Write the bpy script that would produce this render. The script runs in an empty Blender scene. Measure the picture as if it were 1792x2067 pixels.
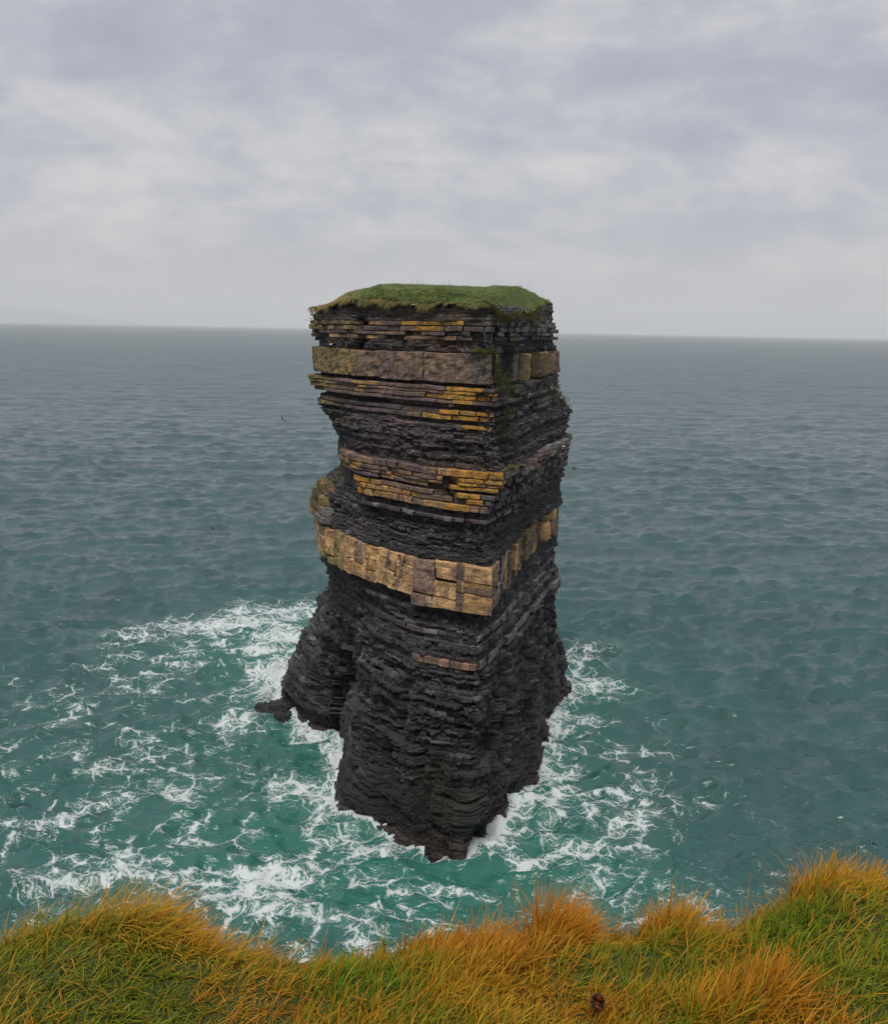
import bpy, math, random
import numpy as np
from mathutils import Matrix, Vector

random.seed(7)
rng = np.random.default_rng(7)
sc = bpy.context.scene
col = sc.collection
R = math.radians

# ------------------------------------------------------------------ camera
EYE = 46.0
PITCH, ROLL = R(10.75), R(1.09)
fw = Vector((0, math.cos(PITCH), -math.sin(PITCH)))
up0 = Vector((1, 0, 0)).cross(fw)
rt = Vector((1, 0, 0)) * math.cos(ROLL) + up0 * math.sin(ROLL)
up = up0 * math.cos(ROLL) - Vector((1, 0, 0)) * math.sin(ROLL)
cam_d = bpy.data.cameras.new('camera')
cam = bpy.data.objects.new('camera', cam_d)
col.objects.link(cam)
m3 = Matrix((rt, up, -fw)).transposed()
cam.matrix_world = Matrix.Translation((0, 0, EYE)) @ m3.to_4x4()
cam_d.sensor_fit = 'HORIZONTAL'
cam_d.sensor_width = 36.0
cam_d.lens = 36.0 * 1939.0 / 1792.0
cam_d.clip_start = 0.05
cam_d.clip_end = 160000
sc.camera = cam

# ------------------------------------------------------------------ sky, sun, exposure
SUN_AZ, SUN_EL = R(190), R(60)          # where the light comes from: behind the camera (clockwise from +Y)
wd = bpy.data.worlds.new('World'); sc.world = wd; wd.use_nodes = True
nt = wd.node_tree; nt.nodes.clear()
def N(nt, t, **kw):
    n = nt.nodes.new(t)
    for k, v in kw.items():
        if k.startswith('in_'):
            n.inputs[k[3:]].default_value = v
        else:
            setattr(n, k, v)
    return n
def L(nt, a, b): nt.links.new(a, b)
out = N(nt, 'ShaderNodeOutputWorld')
sky = N(nt, 'ShaderNodeTexSky', sky_type='NISHITA', sun_disc=False)
sky.sun_elevation = SUN_EL; sky.sun_rotation = SUN_AZ
sky.air_density = 1.0; sky.dust_density = 2.0; sky.ozone_density = 1.0
tc = N(nt, 'ShaderNodeTexCoord')
sep = N(nt, 'ShaderNodeSeparateXYZ'); L(nt, tc.outputs['Generated'], sep.inputs[0])
# project the view direction on a cloud deck
zc = N(nt, 'ShaderNodeMath', operation='MAXIMUM'); zc.inputs[1].default_value = 0.0; L(nt, sep.outputs['Z'], zc.inputs[0])
za = N(nt, 'ShaderNodeMath', operation='ADD'); za.inputs[1].default_value = 0.42; L(nt, zc.outputs[0], za.inputs[0])
dv = N(nt, 'ShaderNodeVectorMath', operation='DIVIDE')
cmb = N(nt, 'ShaderNodeCombineXYZ'); L(nt, za.outputs[0], cmb.inputs[0]); L(nt, za.outputs[0], cmb.inputs[1]); cmb.inputs[2].default_value = 1.0
L(nt, tc.outputs['Generated'], dv.inputs[0]); L(nt, cmb.outputs[0], dv.inputs[1])
mp = N(nt, 'ShaderNodeMapping'); mp.inputs['Location'].default_value = (3.1, 1.7, 0.0); mp.inputs['Scale'].default_value = (0.85, 1.0, 0.5)
mp.inputs['Rotation'].default_value = (0, 0, R(12))
L(nt, dv.outputs[0], mp.inputs[0])
n1 = N(nt, 'ShaderNodeTexNoise'); n1.inputs['Scale'].default_value = 2.9; n1.inputs['Detail'].default_value = 7; n1.inputs['Roughness'].default_value = 0.64; n1.inputs['Distortion'].default_value = 0.35
L(nt, mp.outputs[0], n1.inputs['Vector'])
n2 = N(nt, 'ShaderNodeTexNoise'); n2.inputs['Scale'].default_value = 9.0; n2.inputs['Detail'].default_value = 6; n2.inputs['Roughness'].default_value = 0.6
L(nt, mp.outputs[0], n2.inputs['Vector'])
mx = N(nt, 'ShaderNodeMath', operation='MULTIPLY_ADD'); mx.inputs[1].default_value = 0.35
L(nt, n2.outputs['Fac'], mx.inputs[0])
ms = N(nt, 'ShaderNodeMath', operation='MULTIPLY'); ms.inputs[1].default_value = 0.75; L(nt, n1.outputs['Fac'], ms.inputs[0]); L(nt, ms.outputs[0], mx.inputs[2])
cr = N(nt, 'ShaderNodeValToRGB')
cr.color_ramp.interpolation = 'B_SPLINE'
els = cr.color_ramp.elements
els[0].position = 0.40; els[0].color = (0.258, 0.266, 0.330, 1)
els[1].position = 0.67; els[1].color = (0.520, 0.512, 0.500, 1)
e = els.new(0.50); e.color = (0.322, 0.328, 0.388, 1)
e = els.new(0.57); e.color = (0.372, 0.374, 0.412, 1)
L(nt, mx.outputs[0], cr.inputs[0])
# thin grey veil low over the sea
hz = N(nt, 'ShaderNodeMapRange', interpolation_type='SMOOTHSTEP'); hz.inputs['From Min'].default_value = 0.0; hz.inputs['From Max'].default_value = 0.12
hz.inputs['To Min'].default_value = 0.75; hz.inputs['To Max'].default_value = 0.0
L(nt, sep.outputs['Z'], hz.inputs['Value'])
veil = N(nt, 'ShaderNodeMix', data_type='RGBA'); veil.inputs['B'].default_value = (0.395, 0.390, 0.408, 1)
L(nt, hz.outputs[0], veil.inputs['Factor']); L(nt, cr.outputs[0], veil.inputs['A'])
SKY_S = 0.07
sk = N(nt, 'ShaderNodeVectorMath', operation='SCALE'); sk.inputs['Scale'].default_value = SKY_S; L(nt, sky.outputs[0], sk.inputs[0])
fin = N(nt, 'ShaderNodeMix', data_type='RGBA'); fin.inputs['Factor'].default_value = 0.9
L(nt, sk.outputs[0], fin.inputs['A']); L(nt, veil.outputs['Result'], fin.inputs['B'])
bg = N(nt, 'ShaderNodeBackground'); bg.inputs['Strength'].default_value = 0.74
L(nt, fin.outputs['Result'], bg.inputs['Color']); L(nt, bg.outputs[0], out.inputs['Surface'])

sun_d = bpy.data.lights.new('sun', 'SUN'); sun_d.energy = 1.5; sun_d.angle = R(22); sun_d.color = (1.0, 0.95, 0.87)
sun = bpy.data.objects.new('sun', sun_d); col.objects.link(sun)
sdir = Vector((math.sin(SUN_AZ) * math.cos(SUN_EL), math.cos(SUN_AZ) * math.cos(SUN_EL), math.sin(SUN_EL)))
sun.rotation_euler = sdir.to_track_quat('Z', 'Y').to_euler()

sc.view_settings.view_transform = 'Standard'
sc.view_settings.look = 'None'
sc.view_settings.exposure = 0.95
sc.view_settings.gamma = 1.0
sc.view_settings.use_curve_mapping = False
sc.render.engine = 'CYCLES'
sc.cycles.use_denoising = True
sc.cycles.max_bounces = 6
sc.cycles.sample_clamp_indirect = 3.0
sc.cycles.sample_clamp_direct = 6.0
sc.cycles.volume_bounces = 3
sc.cycles.use_adaptive_sampling = True
sc.cycles.adaptive_threshold = 0.02

# ------------------------------------------------------------------ helpers
def tag(o, label=None, cat=None, group=None, kind=None):
    if label: o['label'] = label
    if cat: o['category'] = cat
    if group: o['group'] = group
    if kind: o['kind'] = kind
    return o
def empty(name, loc=(0, 0, 0)):
    o = bpy.data.objects.new(name, None); col.objects.link(o); o.location = loc
    o.empty_display_size = 0.2
    return o
def mesh_np(name, V, Q, mat, parent=None, cols=None, attrs=None, smooth=False, tris=None):
    """V (n,3); Q (m,4) quads; tris (k,3); cols (n,3) point colour; attrs {name: (n,) float}"""
    me = bpy.data.meshes.new(name)
    V = np.ascontiguousarray(V, dtype=np.float32)
    Q = np.zeros((0, 4), np.int32) if Q is None else np.asarray(Q, np.int32)
    T = np.zeros((0, 3), np.int32) if tris is None else np.asarray(tris, np.int32)
    me.vertices.add(len(V)); me.vertices.foreach_set('co', V.ravel())
    nl = Q.size + T.size
    me.loops.add(nl)
    me.loops.foreach_set('vertex_index', np.concatenate([Q.ravel(), T.ravel()]).astype(np.int32))
    me.polygons.add(len(Q) + len(T))
    ls = np.concatenate([np.arange(len(Q)) * 4, Q.size + np.arange(len(T)) * 3]).astype(np.int32)
    me.polygons.foreach_set('loop_start', ls)
    me.polygons.foreach_set('use_smooth', np.full(len(Q) + len(T), smooth, dtype=bool))
    me.update(calc_edges=True)
    if cols is not None:
        a = me.color_attributes.new('Col', 'FLOAT_COLOR', 'POINT')
        c4 = np.ones((len(V), 4), np.float32); c4[:, :3] = cols
        a.data.foreach_set('color', c4.ravel())
    if attrs:
        for k, v in attrs.items():
            a = me.attributes.new(k, 'FLOAT', 'POINT'); a.data.foreach_set('value', np.asarray(v, np.float32))
    me.materials.append(mat)
    o = bpy.data.objects.new(name, me); col.objects.link(o)
    if parent: o.parent = parent
    return o
_tab = np.random.default_rng(11).random((256, 256))
def vn(x, y, seed=0):
    """smooth value noise, -1..1"""
    x = np.asarray(x, float) + seed * 17.31; y = np.asarray(y, float) + seed * 9.77
    x, y = np.broadcast_arrays(x, y)
    xi = np.floor(x).astype(int); yi = np.floor(y).astype(int)
    fx = x - xi; fy = y - yi
    fx = fx * fx * (3 - 2 * fx); fy = fy * fy * (3 - 2 * fy)
    g = lambda a, b: _tab[a & 255, b & 255]
    v = (g(xi, yi) * (1 - fx) + g(xi + 1, yi) * fx) * (1 - fy) + (g(xi, yi + 1) * (1 - fx) + g(xi + 1, yi + 1) * fx) * fy
    return v * 2 - 1
def fbm(x, y, seed=0, oct=4, gain=0.5):
    s = 0; a = 1; t = 0
    for k in range(oct):
        s = s + a * vn(np.asarray(x) * 2 ** k, np.asarray(y) * 2 ** k, seed + k * 3); t += a; a *= gain
    return s / t
def sstep(x, a, b):
    t = np.clip((x - a) / (b - a), 0, 1); return t * t * (3 - 2 * t)

# ------------------------------------------------------------------ materials
def new_mat(name):
    m = bpy.data.materials.new(name); m.use_nodes = True
    m.node_tree.nodes.clear()
    o = N(m.node_tree, 'ShaderNodeOutputMaterial')
    b = N(m.node_tree, 'ShaderNodeBsdfPrincipled')
    L(m.node_tree, b.outputs[0], o.inputs['Surface'])
    return m, m.node_tree, b
def rock_material(name, rough, lam_scale, lam_str, crack_str, mottle, stain=0.0, wet=0.0):
    m, t, b = new_mat(name)
    at = N(t, 'ShaderNodeAttribute', attribute_name='Col')
    geo = N(t, 'ShaderNodeNewGeometry')
    mpp = N(t, 'ShaderNodeMapping'); mpp.inputs['Scale'].default_value = (0.7, 0.7, lam_scale); L(t, geo.outputs['Position'], mpp.inputs[0])
    lam = N(t, 'ShaderNodeTexNoise'); lam.inputs['Scale'].default_value = 1.0; lam.inputs['Detail'].default_value = 5; lam.inputs['Roughness'].default_value = 0.65
    L(t, mpp.outputs[0], lam.inputs['Vector'])
    mot = N(t, 'ShaderNodeTexNoise'); mot.inputs['Scale'].default_value = 1.3; mot.inputs['Detail'].default_value = 6; mot.inputs['Roughness'].default_value = 0.7
    L(t, geo.outputs['Position'], mot.inputs['Vector'])
    fine = N(t, 'ShaderNodeTexNoise'); fine.inputs['Scale'].default_value = 9.0; fine.inputs['Detail'].default_value = 3; fine.inputs['Roughness'].default_value = 0.7
    L(t, geo.outputs['Position'], fine.inputs['Vector'])
    def cracks(sx, sz, width):
        mpc = N(t, 'ShaderNodeMapping'); mpc.inputs['Scale'].default_value = (sx, sx, sz); L(t, geo.outputs['Position'], mpc.inputs[0])
        nz = N(t, 'ShaderNodeTexNoise'); nz.inputs['Scale'].default_value = 1.0; nz.inputs['Detail'].default_value = 3; nz.inputs['Roughness'].default_value = 0.45
        L(t, mpc.outputs[0], nz.inputs['Vector'])
        d1 = N(t, 'ShaderNodeMath', operation='SUBTRACT'); d1.inputs[1].default_value = 0.5; L(t, nz.outputs['Fac'], d1.inputs[0])
        d2 = N(t, 'ShaderNodeMath', operation='ABSOLUTE'); L(t, d1.outputs[0], d2.inputs[0])
        d3 = N(t, 'ShaderNodeMapRange'); d3.inputs['From Min'].default_value = 0.0; d3.inputs['From Max'].default_value = width; L(t, d2.outputs[0], d3.inputs['Value'])
        return d3
    ca_ = cracks(0.35, 2.6, 0.022); cb_ = cracks(1.7, 0.3, 0.016)
    crk = N(t, 'ShaderNodeMath', operation='MINIMUM'); L(t, ca_.outputs[0], crk.inputs[0]); L(t, cb_.outputs[0], crk.inputs[1])
    # colour: own colour x mottling x laminae
    mr = N(t, 'ShaderNodeMapRange'); mr.inputs['From Min'].default_value = 0.3; mr.inputs['From Max'].default_value = 0.7
    mr.inputs['To Min'].default_value = 1 - mottle; mr.inputs['To Max'].default_value = 1 + mottle
    L(t, mot.outputs['Fac'], mr.inputs['Value'])
    ml = N(t, 'ShaderNodeMapRange'); ml.inputs['From Min'].default_value = 0.3; ml.inputs['From Max'].default_value = 0.7
    ml.inputs['To Min'].default_value = 1 - mottle * 0.8; ml.inputs['To Max'].default_value = 1 + mottle * 0.8
    L(t, lam.outputs['Fac'], ml.inputs['Value'])
    mm = N(t, 'ShaderNodeMath', operation='MULTIPLY'); L(t, mr.outputs[0], mm.inputs[0]); L(t, ml.outputs[0], mm.inputs[1])
    mf = N(t, 'ShaderNodeMapRange'); mf.inputs['From Min'].default_value = 0.3; mf.inputs['From Max'].default_value = 0.7
    mf.inputs['To Min'].default_value = 0.7; mf.inputs['To Max'].default_value = 1.3; L(t, fine.outputs['Fac'], mf.inputs['Value'])
    mm2 = N(t, 'ShaderNodeMath', operation='MULTIPLY'); L(t, mm.outputs[0], mm2.inputs[0]); L(t, mf.outputs[0], mm2.inputs[1])
    sc_ = N(t, 'ShaderNodeVectorMath', operation='SCALE'); L(t, at.outputs['Color'], sc_.inputs[0]); L(t, mm2.outputs[0], sc_.inputs['Scale'])
    stn = N(t, 'ShaderNodeTexNoise'); stn.inputs['Scale'].default_value = 1.0; stn.inputs['Detail'].default_value = 4; stn.inputs['Roughness'].default_value = 0.62
    mps = N(t, 'ShaderNodeMapping'); mps.inputs['Scale'].default_value = (1.1, 1.1, 0.42); mps.inputs['Location'].default_value = (5, 3, 1); L(t, geo.outputs['Position'], mps.inputs[0]); L(t, mps.outputs[0], stn.inputs['Vector'])
    sr = N(t, 'ShaderNodeMapRange', interpolation_type='SMOOTHSTEP'); sr.inputs['From Min'].default_value = 0.50; sr.inputs['From Max'].default_value = 0.68
    sr.inputs['To Max'].default_value = stain; L(t, stn.outputs['Fac'], sr.inputs['Value'])
    smx = N(t, 'ShaderNodeMix', data_type='RGBA'); smx.inputs['B'].default_value = (0.085, 0.072, 0.074, 1)
    L(t, sr.outputs[0], smx.inputs['Factor']); L(t, sc_.outputs[0], smx.inputs['A'])
    # pale lichen and droppings in small spots
    spn = N(t, 'ShaderNodeTexNoise'); spn.inputs['Scale'].default_value = 3.4; spn.inputs['Detail'].default_value = 4; spn.inputs['Roughness'].default_value = 0.75; L(t, geo.outputs['Position'], spn.inputs['Vector'])
    spr = N(t, 'ShaderNodeMapRange'); spr.inputs['From Min'].default_value = 0.66; spr.inputs['From Max'].default_value = 0.74; spr.inputs['To Max'].default_value = 0.5; L(t, spn.outputs['Fac'], spr.inputs['Value'])
    spx = N(t, 'ShaderNodeMix', data_type='RGBA'); spx.inputs['B'].default_value = (0.27, 0.25, 0.23, 1)
    L(t, spr.outputs[0], spx.inputs['Factor']); L(t, smx.outputs['Result'], spx.inputs['A'])
    al = N(t, 'ShaderNodeAttribute', attribute_name='lich')
    ln1 = N(t, 'ShaderNodeTexNoise'); ln1.inputs['Scale'].default_value = 1.15; ln1.inputs['Detail'].default_value = 6; ln1.inputs['Roughness'].default_value = 0.68; L(t, geo.outputs['Position'], ln1.inputs['Vector'])
    la = N(t, 'ShaderNodeMath', operation='MULTIPLY_ADD'); la.inputs[1].default_value = 0.38; L(t, al.outputs['Fac'], la.inputs[0]); L(t, ln1.outputs['Fac'], la.inputs[2])
    lm = N(t, 'ShaderNodeMapRange', interpolation_type='SMOOTHSTEP'); lm.inputs['From Min'].default_value = 0.68; lm.inputs['From Max'].default_value = 0.92; lm.inputs['To Max'].default_value = 0.9; L(t, la.outputs[0], lm.inputs['Value'])
    lmul = N(t, 'ShaderNodeMath', operation='MULTIPLY'); L(t, lm.outputs[0], lmul.inputs[0])
    lcap = N(t, 'ShaderNodeMapRange'); lcap.inputs['From Min'].default_value = 0.0; lcap.inputs['From Max'].default_value = 0.2; L(t, al.outputs['Fac'], lcap.inputs['Value']); L(t, lcap.outputs[0], lmul.inputs[1])
    lcr = N(t, 'ShaderNodeMix', data_type='RGBA'); lcr.inputs['A'].default_value = (0.46, 0.19, 0.030, 1); lcr.inputs['B'].default_value = (0.48, 0.29, 0.030, 1)
    lsel = N(t, 'ShaderNodeMapRange'); lsel.inputs['From Min'].default_value = 0.42; lsel.inputs['From Max'].default_value = 0.58; L(t, stn.outputs['Fac'], lsel.inputs['Value']); L(t, lsel.outputs[0], lcr.inputs['Factor'])
    lsc = N(t, 'ShaderNodeVectorMath', operation='SCALE'); L(t, lcr.outputs['Result'], lsc.inputs[0]); L(t, mm2.outputs[0], lsc.inputs['Scale'])
    lmx = N(t, 'ShaderNodeMix', data_type='RGBA'); L(t, lmul.outputs[0], lmx.inputs['Factor']); L(t, spx.outputs['Result'], lmx.inputs['A']); L(t, lsc.outputs[0], lmx.inputs['B'])
    L(t, lmx.outputs['Result'], b.inputs['Base Color'])
    if wet:
        sz_ = N(t, 'ShaderNodeSeparateXYZ'); L(t, geo.outputs['Position'], sz_.inputs[0])
        wr = N(t, 'ShaderNodeMapRange'); wr.inputs['From Min'].default_value = 1.5; wr.inputs['From Max'].default_value = 9.0; wr.inputs['To Min'].default_value = 0.34; wr.inputs['To Max'].default_value = rough; L(t, sz_.outputs[2], wr.inputs['Value']); L(t, wr.outputs[0], b.inputs['Roughness'])
    b.inputs['Roughness'].default_value = rough
    b.inputs['Specular IOR Level'].default_value = 0.3 + wet
    h1 = N(t, 'ShaderNodeMath', operation='MULTIPLY'); h1.inputs[1].default_value = lam_str; L(t, lam.outputs['Fac'], h1.inputs[0])
    h2 = N(t, 'ShaderNodeMath', operation='MULTIPLY_ADD'); h2.inputs[1].default_value = crack_str; L(t, crk.outputs[0], h2.inputs[0]); L(t, h1.outputs[0], h2.inputs[2])
    h3 = N(t, 'ShaderNodeMath', operation='MULTIPLY_ADD'); h3.inputs[1].default_value = 0.10; L(t, fine.outputs['Fac'], h3.inputs[0]); L(t, h2.outputs[0], h3.inputs[2])
    bp = N(t, 'ShaderNodeBump'); bp.inputs['Strength'].default_value = 1.0; bp.inputs['Distance'].default_value = 0.6
    L(t, h3.outputs[0], bp.inputs['Height']); L(t, bp.outputs[0], b.inputs['Normal'])
    return m
M_SHALE = rock_material('shale', 0.72, 7.0, 0.55, 0.06, 0.46, wet=0.1)
M_SAND = rock_material('sandstone', 0.85, 3.5, 0.22, 0.14, 0.30, stain=0.72)

def leaf_material(name, rough=0.6, trans=0.35):
    m, t, b = new_mat(name)
    at = N(t, 'ShaderNodeAttribute', attribute_name='Col')
    L(t, at.outputs['Color'], b.inputs['Base Color'])
    b.inputs['Roughness'].default_value = rough
    b.inputs['Specular IOR Level'].default_value = 0.25
    tr = N(t, 'ShaderNodeBsdfTranslucent'); L(t, at.outputs['Color'], tr.inputs['Color'])
    mixs = N(t, 'ShaderNodeMixShader'); mixs.inputs[0].default_value = trans
    L(t, b.outputs[0], mixs.inputs[1]); L(t, tr.outputs[0], mixs.inputs[2])
    o = [n for n in t.nodes if n.type == 'OUTPUT_MATERIAL'][0]
    L(t, mixs.outputs[0], o.inputs['Surface'])
    return m
M_GRASS = leaf_material('grass_blades')

def simple_mat(name, c, rough=0.7, noise=0.3, scale=8.0, bump=0.0):
    m, t, b = new_mat(name)
    geo = N(t, 'ShaderNodeNewGeometry')
    n = N(t, 'ShaderNodeTexNoise'); n.inputs['Scale'].default_value = scale; n.inputs['Detail'].default_value = 6
    L(t, geo.outputs['Position'], n.inputs['Vector'])
    r = N(t, 'ShaderNodeMapRange'); r.inputs['From Min'].default_value = 0.3; r.inputs['From Max'].default_value = 0.7
    r.inputs['To Min'].default_value = 1 - noise; r.inputs['To Max'].default_value = 1 + noise; L(t, n.outputs['Fac'], r.inputs['Value'])
    s = N(t, 'ShaderNodeVectorMath', operation='SCALE'); s.inputs[0].default_value = c; L(t, r.outputs[0], s.inputs['Scale'])
    L(t, s.outputs[0], b.inputs['Base Color']); b.inputs['Roughness'].default_value = rough
    if bump:
        bp = N(t, 'ShaderNodeBump'); bp.inputs['Distance'].default_value = bump; L(t, n.outputs['Fac'], bp.inputs['Height']); L(t, bp.outputs[0], b.inputs['Normal'])
    return m

# ------------------------------------------------------------------ the sea stack: outline by height
# key columns round the stack seen from above, counter-clockwise: left end .. near corner (index 6) .. right end .. back
def tab(*rows):
    a = np.array(rows, float); a = a[np.argsort(a[:, 0])]
    return a
def ev(t, z): return np.array([np.interp(z, t[:, 0], t[:, k]) for k in range(1, t.shape[1])]).T
KEYS = [
    # far left end: rows are (height, x, y)
    tab((52, -13.6, 100.5), (47.9, -14.2, 101), (47.0, -13.3, 101), (46.6, -14.3, 101), (45.0, -14.4, 101), (44.5, -13.0, 101), (43.95, -14.1, 101),
        (41.35, -14.1, 101), (41.2, -14.8, 101), (40.4, -14.7, 101), (39.5, -12.7, 101), (38.9, -14.0, 101), (37.4, -13.6, 101), (36.7, -12.4, 101),
        (35, -12.2, 101), (33.5, -11.9, 102), (31.0, -11.6, 104), (29.7, -13.9, 104), (28.4, -14.7, 104), (25.3, -14.7, 104), (24.5, -14.0, 104),
        (22.5, -14.9, 104), (20.6, -14.0, 104), (18.6, -12.9, 104), (16, -12.5, 105), (14.0, -13.2, 108), (12.2, -14.3, 112), (10.2, -16.0, 113), (7.4, -17.8, 114),
        (5.1, -19.1, 114), (1.9, -19.7, 115), (-3, -20.2, 115)),
    tab((52, -11.8, 97), (44, -12.4, 97.3), (40, -12.0, 97), (37, -11.0, 96.5), (33, -10.8, 96.8), (31, -10.6, 97), (29, -12.6, 98), (26, -12.8, 97.2), (22, -12.2, 96),
        (20, -10.9, 97), (17, -11.4, 100), (12, -12.4, 103), (6, -13.4, 104), (0, -13.9, 104.3), (-3, -14.2, 104)),
    tab((52, -8.9, 92), (44, -9.0, 92), (40, -8.7, 91.8), (34, -8.9, 92), (30, -8.6, 92), (26, -9.6, 92), (22, -9.4, 90.6), (20, -8.8, 92), (17, -9.2, 95), (12, -9.4, 98.5), (8, -9.5, 101), (0, -10.3, 105.4), (-3, -10.4, 105.8)),
    tab((52, -6.9, 90), (44, -7.0, 89.8), (34, -7.3, 89.2), (26, -7.8, 89), (22, -7.6, 88.4), (20, -7.2, 89.4), (17, -7.6, 91), (10, -8.3, 93), (4, -9.3, 94), (0, -10.3, 94.6), (-3, -10.8, 94.8)),
    tab((52, -4.6, 87.8), (44, -4.6, 87.6), (34, -5.0, 86.4), (26, -5.4, 86.2), (22, -5.6, 86.0), (17, -6.0, 87), (10, -7.2, 88), (4, -8.3, 87.0), (0, -9.3, 85.8), (-3, -9.6, 85.6)),
    tab((52, -0.8, 84.0), (44, -0.8, 83.9), (34, -1.5, 82.8), (26, -2.4, 82.8), (22, -2.8, 82.8), (17, -2.4, 82.0), (10, -2.7, 82.2), (4, -2.5, 81.2), (0, -2.1, 80.1), (-3, -2.1, 79.9)),
    tab((52, 3.3, 79.9), (44, 3.4, 79.5), (40, 4.1, 79.5), (36.6, 3.7, 79.6), (34, 4.7, 79.4), (32.4, 4.5, 79.5), (30.7, 3.5, 79.6), (28, 3.4, 79.7), (26, 3.9, 79.4), (21.9, 4.0, 79.4),
        (21.2, 3.2, 79.8), (17, 3.1, 79.5), (14, 3.3, 79.5), (10, 2.8, 79.4), (4, 2.2, 78.9), (0.5, 1.8, 78.3), (-3, 1.8, 78.1)),
    tab((52, 5.0, 83.5), (44, 5.2, 83.5), (38, 5.6, 84.0), (34, 6.4, 83.6), (30, 5.6, 84.5), (26, 5.6, 85.2), (22, 5.8, 85.5), (17, 4.9, 84.6), (10, 4.6, 83.6), (4, 4.2, 82.6), (0, 3.6, 81.6), (-3, 3.5, 81.6)),
    tab((52, 6.6, 89), (44, 7.0, 89.5), (38, 7.6, 90), (34, 8.2, 88.5), (28, 7.6, 92), (22, 7.4, 93), (17, 7.1, 92), (10, 6.9, 89), (4, 6.4, 87), (0, 6.0, 86.3), (-3, 6.0, 86.3)),
    tab((52, 8.4, 97), (44, 9.0, 97.5), (38, 9.8, 98), (34, 10.2, 97), (28, 9.8, 99), (22, 9.7, 99.8), (17, 9.4, 99), (10, 9.4, 97.5), (4, 9.7, 96), (0, 9.8, 95), (-3, 9.8, 95)),
    tab((52, 10.5, 105), (44, 11.2, 105.5), (38, 12.4, 106), (34, 12.4, 105), (28, 12.0, 106), (22, 11.8, 106), (17, 11.7, 106), (10, 11.6, 106), (4, 12.4, 107), (0, 12.3, 107.5), (-3, 12.3, 108)),
    # right end
    tab((52, 12.0, 112), (49.9, 12.1, 112), (47, 12.5, 112), (44.3, 12.9, 112), (39.8, 13.2, 112), (38.1, 14.4, 112), (37, 15.0, 112), (34.6, 14.8, 112), (30.6, 14.2, 112), (27, 14.2, 112),
        (21.9, 14.2, 112), (20.4, 13.4, 112), (17.3, 14.0, 112), (11.8, 13.7, 112.5), (8.6, 14.0, 114), (5.5, 15.1, 117), (1.5, 16.2, 120.8), (0, 16.3, 121.4), (-3, 16.4, 121.5)),
    tab((52, 10, 120), (20, 12, 121), (0, 15, 128), (-3, 15, 128)),
    tab((52, -2, 122), (0, -3, 130), (-3, -3, 130)),
    tab((52, -12, 113), (20, -12, 116), (8, -16, 124), (0, -18, 126), (-3, -18, 126)),
]
SEGN = [34, 40, 40, 42, 66, 92, 64, 54, 52, 48, 44, 22, 16, 16, 22]    # columns between one key and the next
NCOL = sum(SEGN)
KSTART = np.concatenate([[0], np.cumsum(SEGN)])
C_NEAR = KSTART[6]; C_RIGHT = KSTART[11]
def outline(z):
    K = np.array([ev(t, z) for t in KEYS])
    Kn = np.vstack([K, K[:1]])
    P = np.concatenate([Kn[i] + (Kn[i + 1] - Kn[i]) * (np.arange(n) / n)[:, None] for i, n in enumerate(SEGN)])
    # round the joins a little, keep the near corner crisp
    W = 7
    pad = np.vstack([P[-W:], P, P[:W]])
    ker = np.ones(2 * W + 1) / (2 * W + 1)
    Sm = np.stack([np.convolve(pad[:, k], ker, 'valid') for k in range(2)], 1)
    d = np.abs(np.arange(NCOL) - C_NEAR)
    w = np.clip(d / 10.0, 0, 1)[:, None]
    P = P * (1 - w) + Sm * w
    T = np.roll(P, -3, 0) - np.roll(P, 3, 0)
    Nn = np.stack([T[:, 1], -T[:, 0]], 1); Nn /= np.linalg.norm(Nn, axis=1)[:, None] + 1e-9
    return P, Nn
def inward(P):
    """unit vectors from the outline towards the long axis of the stack"""
    a = np.array([-1.0, 92.0]); b_ = np.array([1.5, 112.0]); ab = b_ - a
    t = np.clip(((P - a) @ ab) / (ab @ ab), 0, 1)
    d = a + t[:, None] * ab - P
    return d / (np.linalg.norm(d, axis=1)[:, None] + 1e-9)
Pref, _ = outline(28.0)
SARC = np.concatenate([[0], np.cumsum(np.linalg.norm(np.diff(Pref, axis=0), axis=1))])   # metres along the outline
CI = np.arange(NCOL)
S_NEAR, S_RIGHT = SARC[C_NEAR], SARC[C_RIGHT]
FRONT = CI <= C_NEAR
S_L1, S_L2 = float(SARC[KSTART[1]]), float(SARC[KSTART[2]])
def c_at(s): return np.interp(s, SARC, CI)

def warp(s, z):            # beds are not dead level
    return 0.10 * vn(s * 0.12, z * 0.06, 5) + 0.05 * vn(s * 0.5, z * 0.15, 6)
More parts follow.
